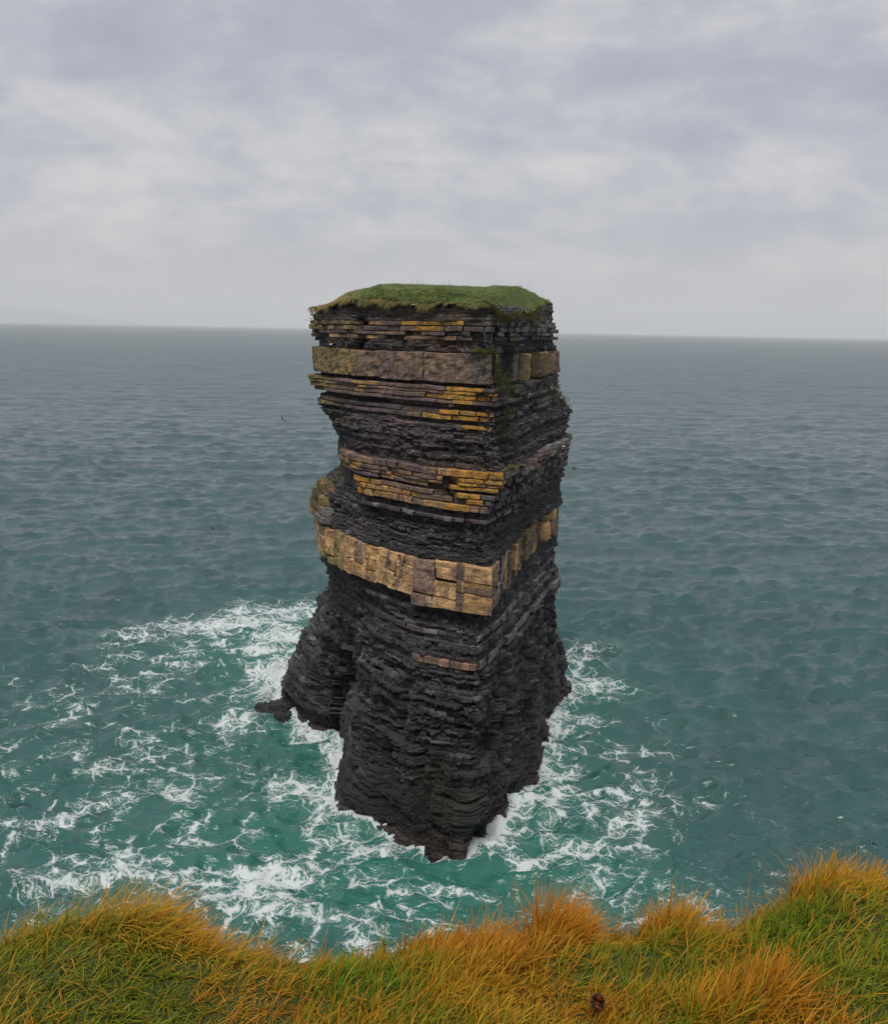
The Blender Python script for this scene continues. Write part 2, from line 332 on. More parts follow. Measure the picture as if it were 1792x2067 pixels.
# open clefts that run up the faces: (metres along outline, z low, z high, half width, depth)
sN = float(S_NEAR)
CLEFTS = [(float(SARC[KSTART[2]]) + 1.0, 44.3, 47.6, 0.75, 1.6), (sN - 10.5, 44.4, 46.6, 0.5, 0.7), (sN - 4.1, 30.6, 33.4, 0.45, 1.2), (sN + 1.3, 30.5, 34.2, 0.16, 0.8),
          (sN + 4.5, 31.0, 34.4, 0.35, 1.1), (sN + 6.6, 31.5, 34.6, 0.4, 1.1),
          (sN + 6.8, 41.5, 44.6, 0.8, 1.8), (sN + 13.0, 41.5, 44.4, 0.5, 1.5), (sN + 2.4, 41.4, 47.5, 0.35, 0.8), (sN + 12, 44.4, 47.6, 0.5, 0.8),
          (sN - 4.8, 2.2, 9.0, 0.6, 0.7), (sN + 6.2, 1.5, 12, 0.9, 1.3), (sN + 13, -3, 9, 0.6, 1.0), (sN - 8.2, 2.0, 8.5, 0.5, 0.9), (sN - 11.5, 3, 13, 0.6, 1.0), (sN + 10, 6, 15, 0.5, 0.8), (sN - 6.8, 9.5, 14.5, 0.5, 0.7), (sN + 18, 3, 14, 0.7, 1.0)]
def cleft(s, z):
    d = np.zeros_like(s)
    for (c, z0, z1, w, dp) in CLEFTS:
        if z0 - 0.4 <= z <= z1 + 0.4:
            e = np.clip(min(z - z0 + 0.4, z1 + 0.4 - z) / 0.5, 0, 1)
            d = np.minimum(d, -dp * e * np.clip(1.4 - np.abs(s - c - 0.2 * math.sin(z * 1.7)) / w, 0, 1))
    return d
def pieces(s, mean, seed, jit=0.6):
    """constant random value on joint-bounded runs along the outline"""
    r = np.random.default_rng(seed)
    n = int(SARC[-1] / mean) + 4
    ed = np.cumsum(mean * (1 - jit + 2 * jit * r.random(n)))
    return r.random(n + 1)[np.searchsorted(ed, s)] * 2 - 1

def macro(s, z):            # broad swells and hollows of the faces
    low = np.clip((20 - z) / 8, 0, 1)
    a = 0.45 * vn(s * 0.16, z * 0.13, 1) * (1 - 0.45 * low) + 0.25 * vn(s * 0.45, z * 0.35, 2) * (1 - 0.7 * low)
    a = a + 0.30 * low * pieces(s, 1.8, 540 + int((z + 3) / 4.0))
    a = a + low * (0.16 * vn(s * 0.28, z * 0.10, 3) + 0.06 * vn(s * 0.8, z * 0.45, 4))
    a = a + (0.10 + 0.34 * low) * pieces(s, 2.6, 500 + int((z + 3) / 5.5)) + 0.16 * low * pieces(s, 0.9, 520 + int((z + 3) / 2.2))
    return a * (0.6 + 0.5 * low) + cleft(s, z)
# ------------------------------------------------------------------ rock colours
C_DARK = np.array([0.030, 0.028, 0.031]); C_MID = np.array([0.092, 0.087, 0.092]); C_PALE = np.array([0.20, 0.19, 0.188])
C_PURP = np.array([0.105, 0.078, 0.085]); C_OLIVE = np.array([0.046, 0.044, 0.030]); C_RED = np.array([0.092, 0.056, 0.048])
SB = {'orange': (0.46, 0.225, 0.050), 'gold': (0.44, 0.265, 0.045), 'tan': (0.38, 0.225, 0.095), 'buff': (0.43, 0.265, 0.125), 'brown': (0.205, 0.135, 0.095),
      'purple': (0.155, 0.108, 0.105), 'grey': (0.165, 0.155, 0.150), 'lgrey': (0.205, 0.195, 0.187), 'olive': (0.21, 0.165, 0.065), 'pink': (0.36, 0.20, 0.135), 'dark': (0.07, 0.062, 0.06), 'lich': (0.16, 0.115, 0.085), 'slate': (0.165, 0.130, 0.118)}
SB = {k: np.array(v) for k, v in SB.items()}
def shale_colour(s, z, val, pale):
    v = np.clip(0.5 + 0.5 * val, 0, 1)[:, None]
    c = C_DARK * (1 - v) + C_MID * v
    c = c + (C_PALE - c) * np.clip(pale, 0, 1)[:, None]
    front = np.clip((sN - s) / 2.0, 0, 1)
    pur = front * np.exp(-((s - (sN - 10)) / 7.0) ** 2) * math.exp(-((z - 38.5) / 3.0) ** 2) * 0.9
    pur = pur + 0.35 * np.clip(vn(s * 0.2, z * 0.3, 31), 0, 1)
    c = c + (C_PURP - c) * np.clip(pur, 0, 1)[:, None]
    br_ = np.clip(0.25 + 1.1 * fbm(s * 0.18, np.full(NCOL, z * 0.35), 36, 3), 0, 0.75) * float(np.clip((z - 27) / 6, 0, 1)) * (0.35 + 0.65 * front)
    c = c + (np.array([0.125, 0.088, 0.062]) - c) * br_[:, None]
    ol = np.clip((13 - z) / 6, 0, 1) * np.clip(0.35 + vn(s * 0.25, z * 0.3, 32), 0, 1) * np.clip((s - sN + 12) / 3, 0, 1)
    c = c + (C_OLIVE - c) * np.clip(ol, 0, 0.85)[:, None]
    lw = float(np.clip((19.0 - z) / 5.0, 0, 1)); c = c * (1 - 0.34 * lw); c = c + (c.mean(1, keepdims=True) - c) * 0.5 * lw
    c = c * (1 - 0.35 * np.clip((4.0 + 1.5 * vn(s * 0.3, 0, 35) - z) / 2.0, 0, 1))[:, None]
    rd = np.clip((1.0 + 0.9 * vn(s * 0.35, 0, 33) + 1.0 * np.exp(-((s - sN + 1.5) / 2.5) ** 2) - z) / 1.0, 0, 1)
    c = c + (C_RED - c) * (rd * (0.40 + 0.45 * vn(s * 0.9, z, 34)))[:, None].clip(0, 1)
    return c

# ------------------------------------------------------------------ build strata
stack = empty('sea_stack', (1.0, 96.0, 0.0))
tag(stack, 'tall layered sandstone and shale sea stack with grass on top, standing in the sea', 'sea stack')
ORG = np.array([1.0, 96.0, 0.0])
lay_i = 0
def slab(name, z0, z1, off, parent, mat, cols=None, seed=0, rough=0.05, inner=2.4, org=ORG, cmask=None, wv=1.0):
    """one bed of rock: a ring with its own outer face, top and underside. off: (NCOL,) outward metres"""
    zm = 0.5 * (z0 + z1)
    P, Nn = outline(zm)
    IN = inward(P)
    s = SARC
    w0 = warp(s, z0) * wv; w1 = warp(s, z1) * wv
    rows = []; zz = []
    rr = np.random.default_rng(seed)
    j = lambda a: a * (rr.random(NCOL) * 2 - 1)
    h = z1 - z0
    nmid = 1 if h < 0.45 else (2 if h < 0.9 else 3)
    ts = [0.0] + [(k + 1) / (nmid + 1) for k in range(nmid)] + [1.0]
    rows.append(P + Nn * off[:, None] + IN * inner); zz.append(z0 + w0)
    for k, t in enumerate(ts):
        edge = -0.05 if k in (0, len(ts) - 1) else 0.0
        n_ = fbm(s * 2.2, np.full(NCOL, zm * 3 + t * 1.7), 40 + seed % 13, 3) * rough * 0.8 + rough * 0.9 * pieces(s, 0.38, seed * 3 + k + 7000)
        rows.append(P + Nn * (off + edge + n_ + j(rough))[:, None])
        zz.append(z0 + w0 + (h + w1 - w0) * t + (j(0.025) if 0 < k < len(ts) - 1 else j(0.012)))
    rows.append(P + Nn * off[:, None] + IN * inner); zz.append(z1 + w1)
    n = len(rows)
    V = np.concatenate([np.column_stack([r_, z_]) for r_, z_ in zip(rows, zz)]) - org
    i = np.arange(NCOL); i2 = (i + 1) % NCOL
    Q = np.concatenate([np.stack([a * NCOL + i, a * NCOL + i2, (a + 1) * NCOL + i2, (a + 1) * NCOL + i], 1) for a in range(n - 1)])
    C = None if cols is None else np.tile(cols, (n, 1))
    return mesh_np(name, V, Q, mat, parent, cols=C)

BLOCKS = []     # (importance, builder arguments)
def block(name, z0, z1, c0, c1, off, depth, colr, parent, mat, seed, collect=None, tilt=0.0, org=ORG, lean=None):
    """one joint-bounded block of a bed"""
    rr = np.random.default_rng(seed)
    zm = 0.5 * (z0 + z1)
    P, Nn = outline_c(zm)
    ln = abs(np.interp(c1, CI, SARC) - np.interp(c0, CI, SARC)); h = z1 - z0
    fine_ = 0.3 if h > 2.0 else 0.45
    nu = int(np.clip(round(ln / fine_), 2, 22)); nv = int(np.clip(round(h / fine_), 1, 9))
    ch = min(0.06, ln * 0.10, h * 0.13) * (0.45 if 21 < zm < 27 else 1.0)
    cpm = (c1 - c0) / max(ln, 1e-3)
    us = np.concatenate([[c0], np.linspace(c0 + ch * cpm, c1 - ch * cpm, nu + 1), [c1]])
    vs = np.concatenate([[0.0], np.linspace(ch / h, 1 - ch / h, nv + 1), [1.0]])
    if lean is None: lean = (0.05 * (rr.random() - 0.5), 0.05 * (rr.random() - 0.5), None, None)
    uf = (us - c0) / (c1 - c0)
    cg = us[None, :] + ((1 - uf) * lean[0] + uf * lean[1])[None, :] * cpm * (vs[:, None] - 0.5)
    gi = lambda q: np.interp(cg, CI, q)
    pxg, pyg, nxg, nyg = gi(P[:, 0]), gi(P[:, 1]), gi(Nn[:, 0]), gi(Nn[:, 1])
    px, py, nx, ny = pxg[0], pyg[0], nxg[0], nyg[0]
    ss = np.interp(us, CI, SARC)
    w0 = warp(ss, z0); w1 = warp(ss, z1)
    U, W = len(us), len(vs)
    o = np.full((W, U), off)
    o[0] -= ch * 0.9; o[-1] -= ch * 1.1; o[:, 0] -= ch * 1.0; o[:, -1] -= ch * 1.0
    for a_ in (0, -1):
        for b__ in (0, -1): o[a_, b__] -= (0.05 + 0.22 * rr.random() ** 2) * min(1.0, h / 0.5)
    o[0] -= 0.10 * (rr.random(U) ** 3); o[-1] -= 0.14 * (rr.random(U) ** 3)
    o[1:-1, 1:-1] += 0.05 * (rr.random((W - 2, U - 2)) - 0.5) + tilt * (vs[1:-1, None] - 0.5)
    amp = 0.22 if h > 2.0 else (0.15 if h > 0.9 else 0.05)
    if 21 < zm < 27:
        for a_ in (0, -1):
            for b__ in (0, -1): o[a_, b__] -= 0.30 * rr.random() ** 3
    o += amp * fbm(ss[None, :] * 1.5, (z0 + vs * h)[:, None] * 1.5, seed % 29, 3)
    tj = 0.045 * (rr.random((W, U)) * 2 - 1) * min(1.0, ln)
    X = pxg + nxg * o - nyg * tj; Y = pyg + nyg * o + nxg * tj
    dz0, dz1 = 0.05 * h * rr.random(), 0.07 * h * rr.random(); tl = 0.05 * (rr.random() - 0.5) * min(h, 0.6)
    Z = z0 + w0[None, :] + dz0 + vs[:, None] * (h - dz0 - dz1 + w1 - w0)[None, :] + tl * np.linspace(-1, 1, U)[None, :]
    if lean[2] is not None: Z = Z + ((1 - vs)[:, None] * lean[2] + vs[:, None] * lean[3]) * (np.linspace(-0.5, 0.5, U)[None, :])
    Z = Z + np.where((vs[:, None] <= 0) | (vs[:, None] >= 1), 0.03, 0.02) * (rr.random((W, U)) - 0.5)
    front = np.stack([X, Y, Z], -1).reshape(-1, 3)
    IN = inward(np.stack([px, py], 1))
    bx = px + nx * off + IN[:, 0] * depth; by = py + ny * off + IN[:, 1] * depth
    b0 = np.stack([bx, by, Z[0]], -1); b1 = np.stack([bx, by, Z[-1]], -1)
    V = np.concatenate([front, b0, b1])
    q = []
    idx = np.arange(W * U).reshape(W, U)
    q.append(np.stack([idx[:-1, :-1], idx[:-1, 1:], idx[1:, 1:], idx[1:, :-1]], -1).reshape(-1, 4))
    nb = W * U
    B0 = nb + np.arange(U); B1 = nb + U + np.arange(U)
    q.append(np.stack([B0[:-1], B0[1:], idx[0, 1:], idx[0, :-1]], -1))
    q.append(np.stack([idx[-1, :-1], idx[-1, 1:], B1[1:], B1[:-1]], -1))
    q.append(np.stack([B0[1:], B0[:-1], B1[:-1], B1[1:]], -1))
    Q = np.concatenate(q)
    t = []
    for e_, sgn in ((0, 1), (-1, -1)):
        colv = idx[:, e_]
        for k in range(W - 1):
            a, b_ = colv[k], colv[k + 1]
            t.append((B0[e_], a, b_) if sgn > 0 else (B0[e_], b_, a))
        t.append((B0[e_], colv[-1], B1[e_]) if sgn > 0 else (B0[e_], B1[e_], colv[-1]))
    C = np.tile(colr[:3], (len(V), 1)) * (1 + 0.14 * (rr.random((len(V), 1)) - 0.5))
    ssv = np.concatenate([np.tile(ss, W), ss, ss]); zv = V[:, 2]
    if h > 2.3 and zm > 40 and c0 < C_NEAR:
        f = sstep(ssv + 0.9 * vn(ssv * 0.8, zv * 0.9, 151), S_L2 - 1.2, S_L2 + 1.6)[:, None]
        g_ = np.clip(0.5 + 0.9 * fbm(ssv * 0.35, zv * 0.25, 152, 4), 0, 1)[:, None]
        d_ = sstep(ssv + vn(ssv * 0.9, zv, 154), sN - 3.4, sN - 1.4)[:, None]
        mcol = np.array([0.165, 0.112, 0.098]) + (np.array([0.25, 0.168, 0.105]) - np.array([0.165, 0.112, 0.098])) * g_
        mcol = mcol + (np.array([0.085, 0.078, 0.076]) - mcol) * d_ * 0.8
        C = np.array([0.23, 0.172, 0.075]) * (1 - f) + mcol * f
        colr = np.append(colr[:3], 0.38)
    nA = fbm(ssv * 0.55, zv * 0.9, 141, 4)[:, None]; nB = fbm(ssv * 1.3, zv * 0.5, 145, 3)[:, None]
    C = C * (1 + 0.45 * nA); C = C + (np.array([0.15, 0.105, 0.098]) - C) * np.clip(nB * 1.3 - 0.1, 0, 0.6)
    lich = colr[3] if len(colr) > 3 else 0.0
    T = np.array(t)
    if collect is not None:
        collect.append((V - org, Q, T, np.column_stack([C, np.full(len(C), lich)]))); return None
    return mesh_np(name, V - org, Q, mat, parent, cols=C, tris=T, attrs={'lich': np.full(len(V), lich)})
_oc = {}
def outline_c(z):
    k = round(z, 2)
    if k not in _oc: _oc[k] = outline(k)
    return _oc[k]

LICH = {'gold': 1.0, 'orange': 0.95, 'tan': 0.22, 'olive': 0.30, 'brown': 0.12, 'buff': 0.10}
def rock_c(k, r):
    base = SB['lich'] * 0.55 + SB[k] * 0.45 if k in ('gold', 'orange') else SB[k]
    return np.append(base * (0.80 + 0.36 * r.random()), LICH.get(k, 0.0) * (0.75 + 0.35 * r.random()))
def row_blocks(bed, z0, z1, s0, s1, mean, off, pick, seed, jit=0.5, gap=0.05, depth=1.2, offj=0.10, drop=0.0, recess=None, rdrop=0.3):
    r = np.random.default_rng(seed)
    s = s0
    while s < s1 - 0.15:
        ln = mean * (1 - jit + 2 * jit * r.random()) * (1.0 if r.random() > 0.2 else 1.9) * 1.12
        e = min(s + ln, s1)
        if s1 - e < mean * 0.35: e = s1
        g = gap * (0.5 + r.random())
        mid = 0.5 * (s + e)
        if r.random() >= (drop if mid < sN + 3 else max(drop, rdrop)):
            extra = (-0.22 * r.random() if r.random() < 0.3 else 0.0)
            o = off + offj * (1.0 if mid < sN + 3 else 2.2) * (r.random() * 2 - 1) + extra + float(macro(np.array([mid]), 0.5 * (z0 + z1))[0])
            k = pick(mid, r)
            c = rock_c(k, r)
            ca, cb = c_at(s + g * 0.5), c_at(e - g * 0.5)
            area = (e - s) * (z1 - z0) * (1.0 if mid < sN + 2 else 0.35)
            BLOCKS.append((area, (z0 + 0.012, z1 - 0.012, ca, cb, o, depth, c, bed, int(r.integers(1 << 30)))))
        s = e

def bed_core(z0, z1, off, seed, cval=-0.3):
    """the recessed rock behind a course of blocks: the bed itself"""
    s = SARC
    base = macro(s, 0.5 * (z0 + z1)) + off
    val = cval + 0.3 * pieces(s, 1.2, seed)
    return slab('sandstone_bed', z0, z1, base, stack, M_SHALE, shale_colour(s, 0.5 * (z0 + z1), val, np.zeros(NCOL)), seed=seed, rough=0.04)

def shale(zb, zt, off_b, off_t, mean_t, seed, step=0.14, seglen=0.9, segamp=0.13, pale_p=0.12, rough=0.06, val0=0.0, ledge_amp=1.0):
    global lay_i
    r = np.random.default_rng(seed)
    z = zt
    while z > zb + 0.03:
        th = mean_t * (0.55 + 0.9 * r.random())
        if z - th < zb + mean_t * 0.4: th = z - zb
        z0, z1 = z - th, z
        f = (0.5 * (z0 + z1) - zb) / max(zt - zb, 1e-3)
        zm = 0.5 * (z0 + z1)
        s = SARC
        low = np.clip((21 - zm) / 6, 0, 1)
        lo = off_b * (1 - f) + off_t * f + step * (r.random() * 2 - 1)
        ledge = 0.34 * vn(s * 0.045, np.full(NCOL, zm * 0.85), 8) + 0.22 * vn(s * 0.11, np.full(NCOL, zm * 1.7), 9)
        o = lo + macro(s, zm) + ledge * ledge_amp * (1 + 0.25 * low)
        kk = lay_i if zm > 9 else 900 + int(zm / 3.0)
        o = o + segamp * pieces(s, seglen, seed * 131 + kk) * (1 if zm > 9 else 1.6) + segamp * 0.8 * pieces(s, seglen * 0.35, seed * 137 + lay_i) * (1 if zm > 9 else 0.6)
        # whole pieces fallen out
        hole = pieces(s, seglen * 1.3, seed * 139 + lay_i)
        o = o - np.where(hole > 0.80, 0.28 + 0.2 * low, 0.0) + np.where(hole < -0.88, 0.16, 0)
        v = val0 + 0.75 * (r.random() * 2 - 1) + 0.5 * pieces(s, 1.6, seed * 149 + lay_i) + 0.25 * pieces(s, 0.5, seed * 151 + lay_i)
        pale = np.where(pieces(s, 1.4, seed * 157 + lay_i) > 1 - 2 * pale_p, 0.40 + 0.45 * r.random(), 0.0)
        pale = pale + 0.30 * np.clip((S_L1 + 2 - s) / 2, 0, 1) * (8 < zm < 17) * (0.6 + 0.4 * pieces(s, 0.7, lay_i + 19))  # sky light on the up-facing slope of the left lump, put into the colour
        pale = pale + 0.16 * np.clip((s - sN) / 4, 0, 1) * (zm > 18) * (0.6 + 0.4 * pieces(s, 2.0, lay_i + 9))
        slab('shale_layer', z0, z1, o, stack, M_SHALE, shale_colour(s, zm, v, pale), seed=seed * 7 + lay_i, rough=rough)
        lay_i += 1
        z = z0

S_END = float(S_RIGHT) + 1.5
def chooser(front, right=None, spots=()):
    """pick colours: front/right lists of (name, weight); spots: (s0, s1, name, chance)"""
    def f(s, r):
        for (a, b, nm, ch) in spots:
            if a <= s <= b and r.random() < ch: return nm
        lst = front if s < sN + 0.3 else (right or front)
        w = np.array([x[1] for x in lst], float); w /= w.sum()
        return lst[int(r.choice(len(lst), p=w))][0]
    return f
RIGHT_GREY = [('grey', 5), ('lgrey', 2), ('purple', 2), ('dark', 2), ('olive', 1)]

# top flags under the turf
shale(46.75, 48.15, -0.15, -0.35, 0.24, 101, step=0.08, seglen=1.3, segamp=0.10, pale_p=0.2, rough=0.05, val0=0.45)
# courses with the orange band
b = bed_core(45.85, 46.75, -0.45, 102)
row_blocks(b, 46.35, 46.75, 0.3, S_END, 1.1, 0.10, chooser([('brown', 4), ('purple', 3), ('tan', 2)], RIGHT_GREY, [(sN - 9.5, sN - 5.2, 'orange', 0.95), (0, S_L2, 'olive', 0.8), (sN - 4, sN - 2.6, 'gold', 0.7)]), 1021, offj=0.07)
row_blocks(b, 45.85, 46.33, 0.3, S_END, 1.4, 0.12, chooser([('brown', 4), ('purple', 4), ('dark', 1)], RIGHT_GREY, [(sN - 8.5, sN - 5.2, 'orange', 0.9), (0, S_L2, 'olive', 0.8), (sN - 3, sN - 1, 'gold', 0.4)]), 1022, offj=0.07)
b = bed_core(45.1, 45.85, -0.4, 103)
row_blocks(b, 45.50, 45.85, 0.3, S_END, 1.6, 0.08, chooser([('brown', 3), ('purple', 3), ('dark', 2)], RIGHT_GREY, [(0, S_L2, 'olive', 0.7)]), 1031, drop=0.1)
row_blocks(b, 45.1, 45.48, 0.3, S_END, 1.5, 0.0, chooser([('tan', 3), ('brown', 3), ('dark', 2)], RIGHT_GREY, [(0, S_L2, 'brown', 0.8)]), 1032, drop=0.25)
# undercut
shale(44.15, 45.1, -0.25, -0.5, 0.27, 104, step=0.14, val0=-0.3, pale_p=0.06)
# the massive bed
b = bed_core(41.5, 44.15, -0.7, 105)
mspots = [(0, S_L2 + 0.3, 'olive', 1.0)]
row_blocks(b, 41.5, 44.15, 0.2, S_L2, 5.0, 0.22, chooser([('olive', 1)]), 1051, jit=0.2, gap=0.03, depth=1.6, offj=0.03)
row_blocks(b, 41.5, 44.15, S_L2, sN + 0.15, 5.5, 0.20, chooser([('purple', 5), ('slate', 3)], None, [(sN - 5, sN, 'slate', 0.5)]), 1052, jit=0.5, gap=0.02, depth=1.6, offj=0.03)
row_blocks(b, 41.5, 44.10, sN + 0.25, S_END, 1.9, -0.15, chooser([('grey', 5), ('lgrey', 1), ('olive', 2), ('brown', 2), ('dark', 2)]), 1053, jit=0.5, gap=0.2, depth=1.4, offj=0.35)
shale(41.25, 41.5, -0.5, -0.6, 0.25, 106, val0=-0.6, pale_p=0.0)
# yellow courses
b = bed_core(39.75, 41.25, -0.5, 107)
yp = lambda g: chooser([('purple', 5), ('brown', 3)], [('dark', 4), ('grey', 4), ('purple', 1)], [(sN - 6.6, sN + 0.9, 'gold', g), (sN - 6.6, sN + 0.4, 'orange', 0.8), (S_L2 + 0.2, S_L2 + 3.6, 'tan', 0.9), (0, S_L1 + 2.0, 'olive', 0.85)])
zs = [41.25, 40.86, 40.58, 40.12, 39.75]
for k in range(4):
    row_blocks(b, zs[k + 1] + 0.02, zs[k], 0.2, S_END, 2.0, 0.06 + (0.05 if k in (0, 3) else -0.03), yp(0.45), 1071 + k, offj=0.06, drop=0.04)
shale(39.25, 39.75, -0.45, -0.35, 0.2, 108, val0=-0.5, pale_p=0.04)
b = bed_core(38.35, 39.25, -0.45, 109)
yp2 = chooser([('purple', 4), ('brown', 2), ('dark', 3)], [('dark', 5), ('grey', 4), ('olive', 2)], [(sN - 6.2, sN - 0.2, 'gold', 1.0), (0, S_L1 + 1.5, 'olive', 0.8)])
row_blocks(b, 38.85, 39.25, 0.2, S_END, 1.8, -0.05, yp2, 1091, drop=0.08)
row_blocks(b, 38.38, 38.80, 0.2, S_END, 2.0, -0.02, yp2, 1092, drop=0.08)
shale(38.0, 38.35, -0.4, -0.35, 0.18, 110, val0=-0.4)
b = bed_core(37.7, 38.0, -0.4, 111)
row_blocks(b, 37.7, 38.0, 3.0, S_END, 1.6, -0.12, chooser([('purple', 3), ('dark', 5)], [('dark', 5), ('grey', 4)], [(sN - 2.6, sN - 0.6, 'gold', 0.9)]), 1111, drop=0.15)
# dark shales, stepping in and then out
shale(35.6, 37.7, -0.35, -0.30, 0.27, 112, step=0.15, val0=-0.05, pale_p=0.08)
shale(34.25, 35.6, -0.75, -0.35, 0.30, 113, step=0.14, val0=-0.15, pale_p=0.06)
# blocky brown and orange courses
b = bed_core(32.5, 34.25, -0.30, 114)
bp = chooser([('brown', 4), ('tan', 5), ('purple', 3)], [('grey', 4), ('purple', 4), ('lgrey', 1), ('brown', 2)],
             [(sN - 3.7, sN + 0.2, 'gold', 0.55), (sN - 3.7, sN + 1, 'orange', 0.6), (S_L2 + 1.2, S_L2 + 2.0, 'gold', 0.9), (S_L2 - 0.3, S_L2 + 0.4, 'gold', 0.6)])
row_blocks(b, 33.62, 34.25, S_L1 + 2.0, S_END, 0.85, 0.30, bp, 1141, offj=0.06)
row_blocks(b, 33.22, 33.60, S_L1 + 2.0, S_END, 0.95, 0.28, bp, 1142, offj=0.06)
row_blocks(b, 32.92, 33.20, S_L1 + 2.6, S_END, 1.1, 0.22, bp, 1143, offj=0.06, drop=0.06)
row_blocks(b, 32.52, 32.88, S_L1 + 2.6, S_END, 1.3, 0.16, bp, 1144, offj=0.06, drop=0.06)
shale(32.3, 32.5, -0.35, -0.3, 0.2, 115, val0=-0.5, pale_p=0.0)
b = bed_core(30.7, 32.3, -0.25, 116)
bp2 = chooser([('tan', 4), ('brown', 5), ('orange', 2), ('gold', 1)], [('grey', 5), ('purple', 3), ('dark', 2)], [(sN - 3.6, sN - 1.4, 'orange', 0.7), (S_L2 + 2.6, S_L2 + 5.0, 'gold', 0.55), (sN - 1.3, sN + 2, 'grey', 0.8)])
row_blocks(b, 31.85, 32.3, S_L2 + 1.5, S_END, 1.1, 0.18, bp2, 1161, offj=0.06)
row_blocks(b, 31.35, 31.82, S_L2 + 1.8, S_END, 1.2, 0.12, bp2, 1162, offj=0.06, drop=0.05)
row_blocks(b, 30.7, 31.32, S_L2 + 2.2, S_END, 1.0, 0.06, bp2, 1163, offj=0.06, drop=0.05)
# shales that slope out to the thick bed
shale(30.1, 30.7, -0.3, -0.25, 0.25, 117, val0=0.0)
b = bed_core(29.75, 30.1, -0.4, 118)
row_blocks(b, 29.75, 30.1, S_L2 + 3, S_END, 0.8, 0.05, chooser([('dark', 3), ('grey', 2)], [('grey', 4), ('dark', 2)]), 1181, drop=0.1)
shale(28.0, 29.75, -0.55, -0.5, 0.28, 119, step=0.12, val0=-0.05, pale_p=0.10)
shale(26.15, 28.0, 0.0, -0.60, 0.20, 120, step=0.05, segamp=0.09, val0=0.0, pale_p=0.04, rough=0.08, ledge_amp=0.3)
# olive blocks on the bulge at the left end
b = bed_core(26.2, 26.3, -0.6, 1205)
bul = chooser([('olive', 5), ('tan', 2), ('grey', 2), ('brown', 2)])
for k_, (z0_, z1_, s1_) in enumerate(((28.9, 29.9, S_L1 - 0.6), (27.9, 28.88, S_L1 + 0.3), (27.0, 27.88, S_L1 + 1.2), (26.3, 26.98, S_L1 + 1.6))):
    row_blocks(b, z0_, z1_, 0.2, s1_, 1.0, 0.12 + 0.1 * k_, bul, 1206 + k_, offj=0.14, gap=0.08, drop=0.05)
# the thick tan bed: joint columns cut into pieces
b = bed_core(21.85, 26.15, -0.75, 121)
r = np.random.default_rng(77)
s = 3.2; lean_l = 0.0
tanp = chooser([('buff', 6), ('tan', 6), ('brown', 1)], [('tan', 5), ('olive', 2), ('brown', 3), ('buff', 2)],
               [(sN - 6.8, sN - 5.4, 'gold', 0.12), (sN - 2.6, sN - 1.9, 'orange', 0.15), (0, S_L2 - 0.5, 'olive', 0.75), (sN + 2, sN + 8, 'grey', 0.3)])
while s < S_END - 0.4:
    w = 0.55 + 1.7 * r.random() ** 1.5
    if abs(s + w - sN) < 0.7: w = sN + 0.1 - s
    e = min(s + w, S_END)
    mid = 0.5 * (s + e)
    if mid < sN - 6.6: zlo, zhi, o = 22.6 - 0.04 * max(0, 0), 26.1, 0.10
    elif mid < sN: zlo, zhi, o = 21.87, 26.12, 0.38
    elif mid < sN + 2.6: zlo, zhi, o = 22.1 + 0.5 * r.random(), 26.2, 0.26
    else: zlo, zhi, o = 22.2 + 1.4 * r.random(), 26.0 + 0.15 * r.random(), (-0.15 if r.random() > 0.35 else -1.0) + 0.5 * r.random()
    if mid < S_L1 + 1: zlo, zhi = 22.9, 26.0
    o += (0.05 if r.random() < 0.75 else 0.18) * (r.random() * 2 - 1)
    nspl = int(r.choice([2, 3, 4])) if mid < sN + 2.6 else int(r.choice([1, 2]))
    cuts = np.sort(r.random(nspl - 1)) * 0.8 + 0.1
    zc_ = np.concatenate([[zlo], zlo + (zhi - zlo) * cuts, [zhi]])
    lean_r = 0.0 if abs(e - sN) < 0.5 else 0.34 * (r.random() - 0.5)
    tl_ = np.concatenate([[0.1 * (r.random() - 0.5)], 0.5 * (r.random(len(cuts)) - 0.5) * min(1.0, e - s), [0.1 * (r.random() - 0.5)]])
    base_c = tanp(mid, r)
    for k in range(len(zc_) - 1):
        if zc_[k + 1] - zc_[k] < 0.25: continue
        c = rock_c(base_c if r.random() < 0.6 else tanp(mid, r), r); c[3] *= 0.75; c[:3] *= 1.32
        a_ = (zc_[k + 1] - zc_[k]) * (e - s) * (1.0 if mid < sN + 2.6 else 0.5)
        BLOCKS.append((a_, (zc_[k] + 0.006, zc_[k + 1] - 0.006, c_at(s + 0.008), c_at(e - 0.008 - 0.02 * r.random()), o + 0.025 * (r.random() * 2 - 1), 1.6, c, b, int(r.integers(1 << 30)), (lean_l, lean_r, tl_[k], tl_[k + 1]))))
    s = e; lean_l = lean_r
